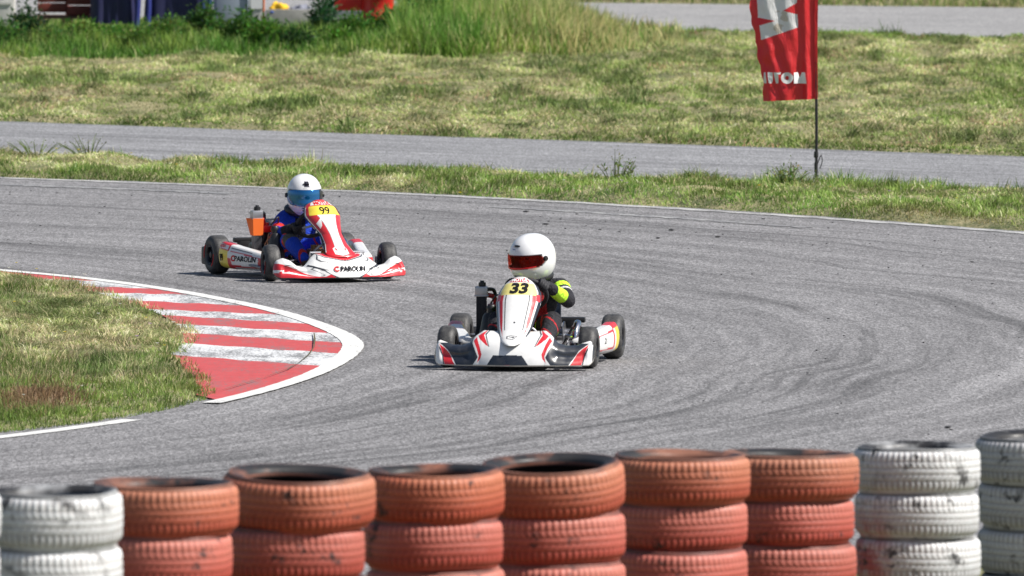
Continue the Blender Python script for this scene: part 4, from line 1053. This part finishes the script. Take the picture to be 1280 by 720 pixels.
k33, g33 = make_kart('33', atd(648,68.45), R(180-7), 'white racing kart number 33 with black wings and red flashes, nearest the camera', R(-1))
k99, g99 = make_kart('99', atd(411,78.0), R(180+22), 'red and white racing kart number 99 with orange radiator cover, following behind', R(-10))

# ================================================================== drivers
def make_driver(num, kart, g, label):
    blue = num == '99'
    root = empty('person', kart.location, kart.rotation_euler[2]); tag(root, label, 'person', 'kart drivers')
    lean = -.045 if not blue else -.05       # body leans to its left (image right)
    hip = Vector((0,-.70,.20)); ch = Vector((lean*.5,-.68,.36)); nk = Vector((lean*.9,-.66,.50)); hd = Vector((lean*1.0+(0 if not blue else 0),-.62,.655))
    if not blue: hd = Vector((-.012,-.60,.642))
    else: hip.z = .18; ch = Vector((-.02,-.68,.31)); nk = Vector((-.04,-.66,.425)); hd = Vector((-.045,-.60,.562))
    rx, ry, ctr = g['rx'], g['ry'], g['ctr']
    hands = {}
    for s, a in ((1, R(8)), (-1, R(172))): hands[s] = ctr+rx*math.cos(a)*.138+ry*math.sin(a)*.131
    mb = MB(); bones = []
    def limb(pts, rr, tagc): mb.tube(pts, rr, 14, False); [mb.ell(p, (q,q,q), None, 8) for p, q in zip(pts, rr)]; bones.append((pts, tagc))
    mb.ell(hip, (.135,.11,.10)); mb.ell((hip+ch)/2, (.125,.095,.13)); mb.ell(ch, (.14,.095,.12)); mb.ell(ch+Vector((0,0,.07)), (.150,.088,.075)); limb([ch, nk, nk+Vector((0,.02,.06))], [.09,.058,.052], 'torso')
    bones.append(([hip, ch], 'torso'))
    for s in (1,-1):
        sh = Vector((lean*.8+s*(.135 if blue else .145),-.66,nk.z-.048)); h = hands[s]; back = Vector((0,-.055,-.005))+Vector((s*.03,0,0))
        wr_ = h+back; 
        el = (sh+wr_)/2+(Vector((s*.06,-.03,-.075)) if blue else Vector((s*(.085 if s < 0 else .02),-.02,-.085)))
        mb.ell(sh, (.062,.062,.06), None, 10)
        limb([ch+Vector((s*.08,0,.08)), sh], [.07,.062], 'shoulder'); limb([sh, (sh+el)/2, el], [.062,.056,.047], 'arm'); limb([el, (el+wr_)/2, wr_], [.047,.043,.033], 'fore')
        hp = Vector((s*.075,-.66,.16)); kn = Vector((s*.17,-.33,.265)); an = Vector((s*.155,-.04,.125)); 
        limb([hp, (hp+kn)/2+Vector((0,0,.01)), kn], [.085,.077,.062], 'thigh'); limb([kn, (kn+an)/2, an], [.06,.052,.037], 'shin')
        limb([an, an+Vector((0,.02,-.045)), an+Vector((s*.01,.11,.0)), an+Vector((s*.01,.15,.03))], [.036,.034,.032,.024], 'foot')
    # head inside the helmet
    hr = Matrix.Rotation(R(-30 if False else 0),3,'Z')
    yaw = R(28) if not blue else R(-14)       # turn of the head about z (kart frame; positive = kart's left... )
    yaw = -R(36) if not blue else -R(15)
    yaw = yaw*1
    Rz = Matrix.Rotation(yaw, 3, 'Z') @ Matrix.Rotation(R(-6 if not blue else -3), 3, 'X') 
    def hp_(v): return hd+Rz @ Vector(v)
    mb.ell(hd+Vector((0,0,-.01)), (.074,.088,.10), Rz); limb([nk, hd+Vector((0,0,-.06))], [.05,.05], 'neck')
    mb.ell(hp_((0,.088,-.022)), (.011,.014,.014), Rz, 6); mb.tube([hp_((0,.080,.012)), hp_((0,.094,-.018))], [.006,.009], 6)   # nose
    for s in (1,-1): mb.ell(hp_((s*.03,.078,.020)), (.018,.008,.006), Rz, 6)
    mb.ell(hp_((0,.078,-.055)), (.022,.010,.008), Rz, 6)
    hdi = Rz.transposed()
    def colfn(co):
        n = len(co); best = np.full(n, 1e9); C = np.zeros((n,3)); base = np.array((.012,.055,.46) if blue else (.022,.022,.028))
        C[:] = base; lab = np.zeros(n, int); par = np.zeros(n); names = ['torso','shoulder','arm','fore','thigh','shin','foot','neck']; sidev = np.zeros(n)
        for pts, tg in bones:
            tot = len(pts)-1
            for i in range(tot):
                a = np.array(pts[i]); b = np.array(pts[i+1]); ab = b-a; t_ = np.clip(((co-a)@ab)/(ab@ab), 0, 1); d = np.linalg.norm(co-(a+t_[:,None]*ab), axis=1)
                k = d < best; best[k] = d[k]; lab[k] = names.index(tg); par[k] = (i+t_[k])/tot
        out = np.abs(co[:,0])
        if blue:
            RDc = np.array((.62,.03,.02)); BKc = np.array((.012,.012,.02))
            C[(lab == 3) & (par > .62)] = BKc; C[(lab == 2) & (par > .55) & (par < .75)] = RDc
            C[(lab == 4) & (np.abs(co[:,0]-np.sign(co[:,0])*.175) < .012) & (par > .2) & (par < .9)] = RDc
            z = np.sin(par*11+co[:,2]*30); C[(lab == 4) & (z > .93)] = RDc
            C[(lab == 5) & (par < .18)] = np.array((.09,.085,.07)); C[(lab == 5) & (z > .93)] = RDc
            C[(lab == 0) & (co[:,1] > -.60) & (np.abs(co[:,0]) < .05)] = BKc
        else:
            RDc = np.array((.50,.02,.025)); NG = np.array((.55,.95,.05))
            C[(lab == 0)] = np.array((.35,.015,.02)); C[(lab == 0) & (np.abs(co[:,0]-lean*.5) > .08)] = base
            C[(lab == 1) & (par > .55)] = base
            C[(lab == 2) & (par > .12) & (par < .38)] = NG; C[(lab == 3) & (par > .30) & (par < .72)] = NG
            C[(lab == 2) & (par > .5) & (par < .6)] = np.array((.6,.6,.6))
            z = np.sin(par*14+co[:,0]*45); C[(lab == 4) & (z > .965)] = RDc; C[(lab == 5) & (z > .95)] = RDc; C[(lab == 4) & (np.abs(out-.10) < .008)] = RDc
            C[(lab == 4) & (par > .42) & (par < .47)] = NG
        C[lab == 6] = np.array((.03,.03,.03)) if not blue else np.array((.10,.06,.04)); 
        C[(lab == 6) & (co[:,1] > .04)] = np.array((.7,.7,.7)) if not blue else np.array((.05,.04,.04))
        hl = (co-np.array(hd))@np.array(hdi).T
        inh = (np.abs(hl[:,0]) < .1) & (hl[:,2] > -.11) & (np.abs(hl[:,1]) < .13)
        C[inh] = np.array((.42,.20,.13))
        for s in (1,-1):
            e = ((hl[:,0]-s*.030)/.014)**2+((hl[:,2]-.004)/.007)**2 < 1; C[inh & e & (hl[:,1] > 0)] = np.array((.03,.02,.02))
            e = ((hl[:,0]-s*.031)/.019)**2+((hl[:,2]-.020)/.005)**2 < 1; C[inh & e & (hl[:,1] > 0)] = np.array((.04,.02,.015))
        C[inh & ((hl[:,0]/.02)**2+((hl[:,2]+.055)/.006)**2 < 1) & (hl[:,1] > 0)] = np.array((.40,.10,.09))
        C[inh & (hl[:,2] > .055)] = np.array((.03,.02,.015))
        return C
    body = remeshed('body', mb, .0065, M['suit'], root, colfn, 5)
    # gloves: palm, four fingers round the rim, thumb
    for s in (1,-1):
        h = hands[s]; O = (h-ctr).normalized(); Tn = g['N'].cross(O).normalized(); N = g['N']      # N points to the driver
        gb = MB(); back = Vector((s*.03,-.055,-.005)); wr_ = h+back
        up = Tn if Tn.z > 0 else -Tn
        pc = h+N*.020+O*.016
        gb.tube([wr_-(h-wr_)*.15, wr_, (wr_+pc)/2], [.036,.030,.026], 12, False)
        for q in (-.022,-.008,.008,.022): gb.tube([wr_.lerp(pc,.5)+up*q*.7, pc+up*q*1.1+O*.006], [.018,.016], 8, False)
        for kf, q in enumerate((.030,.011,-.009,-.028)):
            L = (.95,1.08,1.0,.82)[kf]; fp = []
            for j in range(7):
                a = -.5+j*.62*L; fp.append(h+up*q+(O*math.cos(a)-N*math.sin(a)*1.0)*.025)
            fp[0] = pc+up*q+O*.004
            gb.tube(fp, [.0105,.0105,.010,.0098,.0095,.009,.008], 8)
        tp_ = [pc-O*.006+up*.020, pc-O*.020+up*.034, h-O*.024+N*.008+up*.042, h-O*.020-N*.010+up*.046]
        gb.tube(tp_, [.013,.0115,.011,.009], 8)
        remeshed('glove', gb, .0028, M['glove'], root, None, 2)
    # neck brace
    nb = MB(); pts = []
    for k in range(25):
        a = 2*math.pi*k/24; pts.append(nk+Vector(((.0 if blue else .022)+.092*math.cos(a), .088*math.sin(a)+.005, .030-.018*math.sin(a))))
    nb.tube(pts, .030, 12, False, False); nbo = nb.build('neck_brace', M['black'], root)
    # helmet
    HI, LO = (.30,-.30) if blue else (.20,-.22)
    NT_, NP_ = 110, 72; V = np.zeros((NT_,NP_,3)); th = np.linspace(0, 2*math.pi, NT_, endpoint=False); ph = np.linspace(0, 1, NP_)
    def shell(tt, lat, off=0.0):            # tt azimuth: 0 = forward; lat -1..1 (radians-like)
        cx, sy = np.sin(tt), np.cos(tt)
        fwd = np.clip(sy, 0, 1); wz = np.sin(lat); cz_ = np.cos(lat)
        rxx = .124+off; ryy = np.where(sy > 0, .142, .146)+off; rzz = np.where(wz > 0, .142, .150)+off
        low = sstep(0, -1, wz) if False else np.clip(-wz, 0, 1)
        x = rxx*cx*cz_**.92*(1-.06*low); y = ryy*sy*cz_**.90+ .020*fwd*sstep(.05,.5,low)*cz_-.012*low*(sy < 0)
        z = rzz*wz
        z = np.maximum(z, -.128+.0*z+.015*(sy < 0)*np.abs(sy))
        return np.stack([x, y, z], -1)
    lat = -1.12+ph*(math.pi/2+1.12)
    T_, L_ = np.meshgrid(th, lat, indexing='ij'); S_ = shell(T_, L_)
    def opening(T_, L_, grow=0):
        tw = (T_+math.pi)%(2*math.pi)-math.pi
        return (np.abs(tw) < 1.22+grow) & (L_ < HI+grow*.5) & (L_ > LO-.10*np.cos(tw)-grow*.5)
    V_ = S_.reshape(-1,3); Fc = []
    cen = opening(T_, L_)
    for i in range(NT_):
        for j in range(NP_-1):
            a, b, c, d = i*NP_+j, ((i+1)%NT_)*NP_+j, ((i+1)%NT_)*NP_+j+1, i*NP_+j+1
            q = [cen[i,j], cen[(i+1)%NT_,j], cen[(i+1)%NT_,j+1], cen[i,j+1]]
            if not all(q): Fc.append((a,b,c,d))
    C = np.zeros((NT_,NP_,3)); C[:] = (.84,.84,.85)
    tw = (T_+math.pi)%(2*math.pi)-math.pi
    rim = opening(T_, L_, .05) ; C[rim] = (.03,.03,.035)
    if blue:
        put(C, (np.abs(tw+.05) < .17) & (L_ > .50) & (L_ < .80), (.02,.02,.03)); put(C, (np.abs(tw+.05) < .05) & (L_ > .62) & (L_ < .69), (.8,.8,.8))
        put(C, (np.abs(tw+.03) < .20) & (L_ > .47) & (L_ < .485), (.3,.3,.32)); put(C, (np.abs(tw-.05) < .16) & (L_ > .36) & (L_ < .40), (.45,.45,.45))
        put(C, (np.abs(tw-.15) < .16) & (np.abs(L_+.52+.25*(tw-.15)) < .035), (.02,.02,.02))
        put(C, (L_ < -.75), (.62,.62,.68))
    else:
        put(C, (np.abs(tw-.15) < .13) & (L_ > .44) & (L_ < .49), (.15,.2,.35)); put(C, (np.abs(tw-.12) < .12) & (L_ > .56) & (L_ < .59), (.5,.5,.5))
    He = mesh_obj('helmet', V_, Fc, M['helmet'], root, True, C.reshape(-1,3))
    bm = bmesh.new(); bm.from_mesh(He.data); bmesh.ops.remove_doubles(bm, verts=bm.verts, dist=1e-5); bmesh.ops.recalc_face_normals(bm, faces=bm.faces); bm.to_mesh(He.data); bm.free()
    sm = He.modifiers.new('t','SOLIDIFY'); sm.thickness = .012; sm.offset = -1
    He.scale = (1.10,1.10,1.06) if not blue else (1.02,1.02,1.06); He.location = hd; He.rotation_euler = Rz.to_euler()
    # visor
    tv = np.linspace(-1.36,1.36,60); lv = np.linspace(-1,1,22); TV, LV = np.meshgrid(tv, lv, indexing='ij')
    hi = HI+.02-.02*np.abs(TV)**2; lo = LO-.12*np.cos(TV)
    edge = np.sqrt(np.clip(1-(np.abs(TV)/1.37)**8, 0, 1)); mid_ = (hi+lo)/2; LL = mid_+(hi-lo)/2*LV*edge
    SV = shell(TV, LL, .0045)
    vo = surf('visor', SV, None, M['visor_blue'] if blue else M['visor_red'], He)
    if blue: sv = vo.modifiers.new('t','SOLIDIFY'); sv.thickness = .002
    vb = MB(); vb.tube([tuple(shell(np.array(a_), np.array(.62), .001)) for a_ in (-.22,-.08,.08,.22)], [.003,.007,.007,.003], 8); vb.build('top_vent', M['helmet'], He)
    vb = MB(); vb.tube([tuple(shell(np.array(a_), np.array(-.66), .000)) for a_ in (-.28,-.1,.1,.28)], [.003,.006,.006,.003], 8); vb.build('chin_vent', M['black'], He)
    for s in (1,-1):
        pv = MB(); c0 = shell(np.array(s*1.40), np.array(.02), .006); pv.lathe([(0,.008),(.012,.008),(.016,.003),(.016,-.004),(0,-.004)], 16, Matrix.Translation(Vector(c0)) @ Vector((s,0,0)).to_track_quat('Z','Y').to_matrix().to_4x4()); pv.build('visor_pivot', M['black'], He, weld=False)
    if blue:
        # dark glossy patch over one side of the visor
        for s in (-1,):
            tv2 = np.linspace(.86,1.30,14)*s; T2, L2 = np.meshgrid(tv2, lv, indexing='ij'); hi2 = .31-.02*T2**2; lo2 = -.30-.13*np.cos(T2); ed = np.sqrt(np.clip(1-(np.abs(T2)/1.37)**8,0,1)); LL2 = (hi2+lo2)/2+(hi2-lo2)/2*L2*ed*.98
            if s == -1 or True: surf('visor_side', shell(T2, LL2, .0062), None, M['black_gloss'], He)
    else:
        # clear strip of red film along the bottom edge of the visor
        T2, L2 = np.meshgrid(np.linspace(-1.0,.75,40), np.linspace(0,1,4), indexing='ij'); lo2 = LO-.12*np.cos(T2); surf('visor_strip', shell(T2, lo2+.02+L2*.07*(1-.4*np.abs(T2)), .0062), None, mat('red_film', (.75,.02,.03), .3), He)
    return root
p33 = make_driver('33', k33, g33, 'person in a white helmet with a red visor and neon green cuffs driving kart 33')
p99 = make_driver('99', k99, g99, 'person in blue suit and white helmet with blue mirror visor driving kart 99')

# ================================================================== banner flag
fx, fy = atd(1020.5, 91.25); fz = float(gz(np.array([fx]), np.array([fy]))[0])
fl = empty('banner_flag', (fx, fy, 0.0)); tag(fl, 'tall red feather banner with white mirrored lettering on a black pole in the grass strip', 'banner')
sF = F/91.25
pole = MB(); pole.tube([(0,0,-.2),(0.003,0,.5),(-.002,0,1.2),(.01,0,2.6),(-.15,0,3.4),(-.5,0,3.8)], [.012,.012,.012,.010,.007,.004], 10); po = pole.build('pole', M['black'], fl)
kn = MB(); kn.lathe([(.0,-.02),(.017,-.02),(.019,0),(.017,.03),(0,.03)], 12, Matrix.Translation((0,0,.27))); kn.tube([(.012,0,.20),(.04,-.01,.27),(.05,0,.22),(.03,0,.16)], .004, 5); kn.tube([(0,0,.13),(0,0,.21)], .015, 8, False); kn.build('cord_tie', M['black'], po, weld=False)
zb = (235-123)/sF - .0
NUc, NVc = 150, 560; u = np.linspace(0,1,NUc)[:,None]; v = np.linspace(0,1,NVc)[None,:]; zc = zb+v*(3.55-zb)
zt0 = (235-0)/sF
fz_ = (zc-zb)/(zt0-zb)                   # 0 at the bottom, 1 at the top of the picture
wd = np.interp(fz_, [0,.13,.35,.7,1,1.6,2.2,2.6], np.array([66,66,70,78,84,90,80,50])/sF)
edge_x = wd*(1+.012*np.sin(zc*19)+.01*np.sin(zc*47+1))
P = np.zeros((NUc,NVc,3)); polex = np.interp(zc[0], [0,1.2,2.6,3.4,3.8], [.003,-.002,.01,-.15,-.5])[None,:]
P[:,:,0] = polex+.012-u*(edge_x+.012)
P[:,:,1] = .035*np.sin(u*5.5+.9+zc*.9)*u + .008*np.sin(u*17+zc*3.0)*np.minimum(1,u*3) - .035*np.exp(-((u-.20)/.06)**2)*(1+.3*np.sin(zc*4)) + .010*np.sin(u*24-zc*13)*u+.006*np.sin(u*9+zc*31)*u*(1-v)
P[:,:,1] += np.where(u < .06, -.012, 0)
P[:,:,2] = zc-.02*(u)*(1-v)**3
PX = 1020.5+P[:,:,0]*sF; PY = 235-P[:,:,2]*sF; C = np.zeros((NUc,NVc,3)); C[:] = (.68,.03,.035)
def z8(p): return [(900+x_/3, y_/3) for x_, y_ in p]
emb = z8([(142,32),(143,64),(207,76),(148,94),(155,148),(293,100),(291,52),(236,38),(288,8),(289,-60),(140,-20),(138,-8)])
put(C, pip(emb, PX, PY), (.74,.74,.73)); stain = (fbm(PX, PY, 9, 3, 3) > .56) & pip(emb, PX, PY) & (PY > 10) & (PX < 985) & (PX > 962); C[stain] = (.55,.50,.42)
put(C, (u < .05) & (v > -1), (.62,.02,.025))
M['cloth'] = mat('banner_cloth', (.6,.02,.02), .38, attr='Col', spec=.6); t = NT(M['cloth']); a = [n for n in t.n if n.type == 'ATTRIBUTE'][0]
tr = t.new('ShaderNodeBsdfTranslucent'); t.link(a.outputs['Color'], tr.inputs[0]); mx = t.new('ShaderNodeMixShader'); mx.inputs[0].default_value = .3
t.link(t.b.outputs[0], mx.inputs[1]); t.link(tr.outputs[0], mx.inputs[2]); t.link(mx.outputs[0], t.n['Material Output'].inputs[0])
t.bump(t.noise(t.mapv(t.new('ShaderNodeTexCoord').outputs['Object'], (1,1,.45)), 13, 4, .6, 1.5), .7, .02)
cloth = surf('cloth', P, C, M['cloth'], fl)
def fsurf_(px, py):
    z = (235-py)/sF; j = int(np.clip(round((z-zb)/(3.55-zb)*(NVc-1)), 0, NVc-1)); row = P[:,j]; x = (px-1020.5)/sF; o_ = np.argsort(row[:,0])
    return Vector((x, float(np.interp(x, row[o_,0], row[o_,1]))-.014, z))
LT = [[(352,190),(364,190),(374,278),(354,278),(350,262),(360,262)],
 [(382,190),(393,190),(395,256),(403,263),(411,256),(411,190),(422,190),(423,258),(415,275),(403,280),(388,273)],
 [(430,190),(486,190),(484,206),(468,206),(468,278),(449,278),(449,206),(431,206)],
 [(592,278),(592,190),(624,190),(639,236),(654,190),(680,190),(692,280),(668,280),(661,222),(646,278),(630,278),(612,222),(614,278)]]
oc = [(537+48*math.cos(a_*.2618), 235+46*math.sin(a_*.2618)) for a_ in range(24)]; ic = [(537+15*math.cos(a_*.2618), 235+17*math.sin(a_*.2618)) for a_ in range(24)]
bm = bmesh.new()
for poly in LT: bm.faces.new([bm.verts.new((900+x_/6.4, 60+y_/6.4, 0)) for x_, y_ in poly])
for k in range(24):
    k2 = (k+1)%24; bm.faces.new([bm.verts.new((900+x_/6.4, 60+y_/6.4, 0)) for x_, y_ in (oc[k], oc[k2], ic[k2], ic[k])])
bmesh.ops.triangulate(bm, faces=bm.faces); bmesh.ops.subdivide_edges(bm, edges=bm.edges, cuts=3); bm.verts.index_update()
mesh_obj('lettering', [fsurf_(v_.co.x, v_.co.y) for v_ in bm.verts], [[v_.index for v_ in f_.verts] for f_ in bm.faces], M['ink_white'], cloth, False); bm.free()

# ================================================================== paddock things behind the weeds
def pz(x, y): return float(gz(np.array([x]), np.array([y]))[0])
def thing(name, px, d, label, cat, group=None, rz=0):
    x0, y0 = atd(px, d); return tag(empty(name, (x0, y0, pz(x0,y0)), rz), label, cat, group)
def row_h(px_y, d): return H-(px_y+440)*d/F      # height above z=0 of a photo row at distance d
plas = lambda n_, c_, r_=.5: mat(n_, c_, r_)
M['navy'] = plas('navy_tarpaulin', (.012,.014,.075), .6); M['navy2'] = plas('navy_frame', (.03,.04,.22), .45); M['cab'] = plas('pale_grey_panel', (.36,.42,.50), .5)
M['whitep'] = plas('white_board', (.66,.65,.62), .6); M['conc'] = plas('weathered_concrete', (.36,.35,.33), .9); M['crate'] = plas('red_brown_crate', (.22,.045,.03), .7); M['barrel'] = plas('red_plastic', (.60,.02,.02), .4)
M['ycloth'] = plas('yellow_cloth', (.75,.45,.02), .8); M['opost'] = plas('orange_post', (.60,.17,.07), .6); M['bluepl'] = plas('blue_plastic', (.03,.10,.45), .4); M['greypl'] = plas('grey_bundle', (.20,.21,.26), .7)
for k in ('conc','crate','whitep','navy'):
    t = NT(M[k]); g = t.new('ShaderNodeTexCoord').outputs['Object']; bc = tuple(t.b.inputs['Base Color'].default_value)[:3]
    t.link(t.mix(t.ramp(t.noise(g, 5, 5, .7), .35, .7, 0, .6), bc, tuple(c*.5 for c in bc)), t.b.inputs['Base Color'])
S_ = F/126.0
def wpx(n): return n/S_
th = thing('white_crate', 4, 126, 'white plastic crate at the far left edge behind the dark bush', 'crate'); m = MB(); m.box((0,0,.33), (.26,.4,.66), None, .01); m.build('body', M['whitep'], th); [(lambda m: (m.box((0,-.206,z_), (.2,.012,.03)), m.build('rib', M['whitep'], th)))(MB()) for z_ in (.55,.40)]
for i, (px, w_, z0, z1, lab) in enumerate([(66,.33,.29,.60,'red brown crate left of the other, on the pallet behind the weeds'),(98,.28,.29,.62,'red brown crate beside the navy covered stack')]):
    th = thing('fruit_crate', px, 126, lab, 'crate', 'red brown crates'); th.location.z += z0; hh = z1-z0; m = MB()
    for k in range(3): m.box((0,-.18,hh*(k+.5)/3), (w_,.02,hh/3-.02), None, .003); m.box((0,.18,hh*(k+.5)/3), (w_,.02,hh/3-.02), None, .003); m.box((-w_/2+.01,0,hh*(k+.5)/3), (.02,.34,hh/3-.02)); m.box((w_/2-.01,0,hh*(k+.5)/3), (.02,.34,hh/3-.02))
    m.build('slat', M['crate'], th, weld=False); m = MB(); m.box((0,0,.01), (w_-.04,.34,.02)); m.build('floor_board', M['crate'], th)
th = thing('wooden_pallet', 84, 126, 'stack of dark timber pallets under the red brown crates', 'pallet'); m = MB()
for q in range(2):
    for k in range(5): m.box((0,-.4+.2*k,.13+.14*q), (.72,.10,.02))
    for k in (-1,0,1): m.box((k*.31,0,.07+.14*q), (.09,.9,.10))
m.build('board', plas('old_timber', (.16,.085,.06), .9), th, weld=False)
def tarp(px, w_, lab, legs):
    th = thing('covered_table', px, 125.6, lab, 'covered table', 'navy covered tables'); N1, N2 = 60, 24
    P = np.zeros((N1,N2,3)); a = np.linspace(0, 2*math.pi, N1, endpoint=False)[:,None]; v = np.linspace(0,1,N2)[None,:]
    sq = 1/np.maximum(np.abs(np.cos(a)), np.abs(np.sin(a)))**.86; fo = 1+.05*np.sin(a*17)*(1-v)+.03*np.sin(a*9+2)*(1-v)
    P[:,:,0] = np.cos(a)*sq*w_/2*fo*(1.0-.06*v); P[:,:,1] = np.sin(a)*sq*.35*fo*(1-.06*v); P[:,:,2] = .12+v*.72+0*a
    surf('cover', P, None, M['navy'], th, cu=True, caps=False); m = MB(); m.box((0,0,.845), (w_*.96,.68,.03), None, .01); m.build('tabletop', M['navy'], th)
    for lx in legs:
        m = MB(); m.tube([(lx,-.40,.0),(lx+.03,-.40,.42),(lx,-.40,.95)], .030, 8); m.build('leg', M['navy2'], th)
tarp(142, .50, 'navy tarpaulin covered table right of the red brown crates', (.26,))
tarp(222, .72, 'larger navy tarpaulin covered table left of the pale grey cabinet', (-.34,.27,.34))
th = thing('metal_cabinet', 289, 125.8, 'pale grey metal cabinet right of the navy covered tables', 'cabinet'); m = MB(); m.box((0,0,.55), (.39,.4,1.1), None, .008); m.build('body', M['cab'], th); m = MB(); m.box((0,-.203,.56), (.33,.012,1.0), None, .003); d_ = m.build('door', M['cab'], th); m = MB(); m.box((.12,-.215,.62), (.015,.02,.1), None, .003); m.build('handle', M['black'], d_)
th = thing('white_board_panel', 321, 125.6, 'white upright board between the grey cabinet and the orange post', 'board'); m = MB(); m.box((0,0,.55), (.17,.06,1.1), None, .004); m.build('board', M['whitep'], th); m = MB(); m.box((0,-.035,.60), (.14,.012,.5)); m.build('sheet', M['ink_white'], th)
th = thing('marker_post', 329, 124.6, 'slim orange post in front of the white upright board', 'post'); m = MB(); m.tube([(0,0,0),(.006,0,.5)], .013, 8); m.build('shaft', M['opost'], th); m = MB(); m.ell((.006,0,.51), (.018,.018,.02)); m.build('cap', M['opost'], th)
th = thing('concrete_trough', 362, 124.8, 'weathered concrete trough standing in the weeds with a yellow cloth on top', 'trough'); m = MB()
zt_ = row_h(12, 124.8); zb_ = row_h(41, 124.8)+.0; m.box((0,-.22,(zt_+zb_)/2), (.53,.05,zt_-zb_), None, .01); m.box((0,.22,(zt_+zb_)/2), (.53,.05,zt_-zb_), None, .01); m.box((-.24,0,(zt_+zb_)/2), (.05,.42,zt_-zb_), None, .01); m.box((.24,0,(zt_+zb_)/2), (.05,.42,zt_-zb_), None, .01); m.box((0,0,zt_-.05), (.46,.42,.03)); m.build('body', M['conc'], th, weld=False)
th2 = th; zl = zb_
for sx in (-1,1): m = MB(); m.box((sx*.2,0,zl/2), (.05,.36,zl+.02), None, .005); m.build('leg', M['opost'] if sx == -1 else M['conc'], th2)
def bundle(px, d, z, dims, mt, lab, nm, cat, seed):
    th = thing(nm, px, d, lab, cat); th.location.z = z; m = MB(); rr = random.Random(seed)
    m.ell((0,0,dims[2]*.7), dims, None, 14); o = m.build('fold', mt, th); 
    bm = bmesh.new(); bm.from_mesh(o.data)
    for v_ in bm.verts:
        c_ = v_.co; f_ = 1+.16*math.sin(c_.x*60+seed)*math.cos(c_.y*40)+.10*math.sin(c_.z*90+c_.x*30); v_.co = Vector((c_.x*f_, c_.y*f_, max(0, c_.z*f_)))
    bm.to_mesh(o.data); bm.free(); m = MB(); m.tube([(-dims[0]*.7,-dims[1]*.5,dims[2]*.9),(0,-dims[1]*.7,dims[2]*1.5),(dims[0]*.6,-dims[1]*.5,dims[2]*.8)], .006, 6); m.build('hem', mt, th)
bundle(348, 124.8, zt_-.03, (.10,.12,.07), M['ycloth'], 'yellow cloth bundle on the left half of the concrete trough', 'cloth_bundle', 'cloth', 3)
bundle(376, 124.8, zt_-.03, (.12,.12,.05), M['greypl'], 'grey blue bundle on the right half of the concrete trough', 'grey_bundle', 'bundle', 5)
bundle(340, 124.6, zt_-.03, (.04,.05,.02), M['bluepl'], 'small blue scrap beside the yellow cloth on the trough', 'blue_scrap', 'scrap', 8)
th = thing('display_board', 436, 125.2, 'white board with a red top band standing left of the red barrel', 'board'); m = MB(); m.box((0,0,.18), (.34,.05,.36), None, .004); m.build('board', M['whitep'], th); m = MB(); m.box((0,0,.49), (.33,.055,.25), None, .004); m.build('top_band', M['barrel'], th)
for sx in (-1,1): m = MB(); m.tube([(sx*.19,.0,0),(sx*.19,0,.85)], .012, 6); m.build('post', M['black'], th)
th = thing('plastic_barrel', 472, 125.2, 'bright red plastic barrel half hidden by weeds', 'barrel'); m = MB()
m.lathe([(0,0),(.17,0),(.18,.02),(.18,.22),(.19,.235),(.19,.255),(.18,.27),(.18,.48),(.19,.495),(.19,.515),(.18,.53),(.175,.70),(.16,.72),(0,.72)], 32); m.build('body', M['barrel'], th, weld=False); m = MB(); m.lathe([(.183,.70),(.19,.705),(.19,.735),(.183,.74),(.165,.735)], 32); m.build('rim', M['barrel'], th, weld=False)

# ------------------------------------------------------------------ camera, light
cam = bpy.data.cameras.new('camera'); cam.sensor_width = 36; cam.lens = 36*F/1280; cam.clip_start = 1; cam.clip_end = 12000
cam.dof.use_dof = True; cam.dof.focus_distance = 74; cam.dof.aperture_fstop = 8.5
co = bpy.data.objects.new('camera', cam); link(co); co.location = (0,0,H); co.rotation_euler = (R(90)-PITCH, 0, 0); scene.camera = co
SUN_EL = R(48); sd = Vector((.97, -.25, 0)).normalized()
sdir = Vector((sd.x*math.cos(SUN_EL), sd.y*math.cos(SUN_EL), math.sin(SUN_EL)))
sun = bpy.data.lights.new('sun', 'SUN'); sun.energy = 5.0; sun.angle = R(.5); sun.color = (1,.955,.89)
so = bpy.data.objects.new('sun', sun); link(so); so.rotation_euler = (-sdir).to_track_quat('-Z','Y').to_euler(); so.location = (10,-10,30)
w = bpy.data.worlds.new('World'); scene.world = w; w.use_nodes = True; nt = w.node_tree
sky = nt.nodes.new('ShaderNodeTexSky'); sky.sky_type = 'NISHITA'; sky.sun_disc = False; sky.sun_elevation = SUN_EL
sky.sun_rotation = math.atan2(sd.x, sd.y); sky.altitude = 50; sky.air_density = 1.0; sky.dust_density = 1.5; sky.ozone_density = 1.0
bg = nt.nodes['Background']; bg.inputs['Strength'].default_value = .065; nt.links.new(sky.outputs[0], bg.inputs[0])
scene.view_settings.view_transform = 'Standard'; scene.view_settings.look = 'None'; scene.view_settings.exposure = .41; scene.view_settings.gamma = 1
scene.render.engine = 'CYCLES'
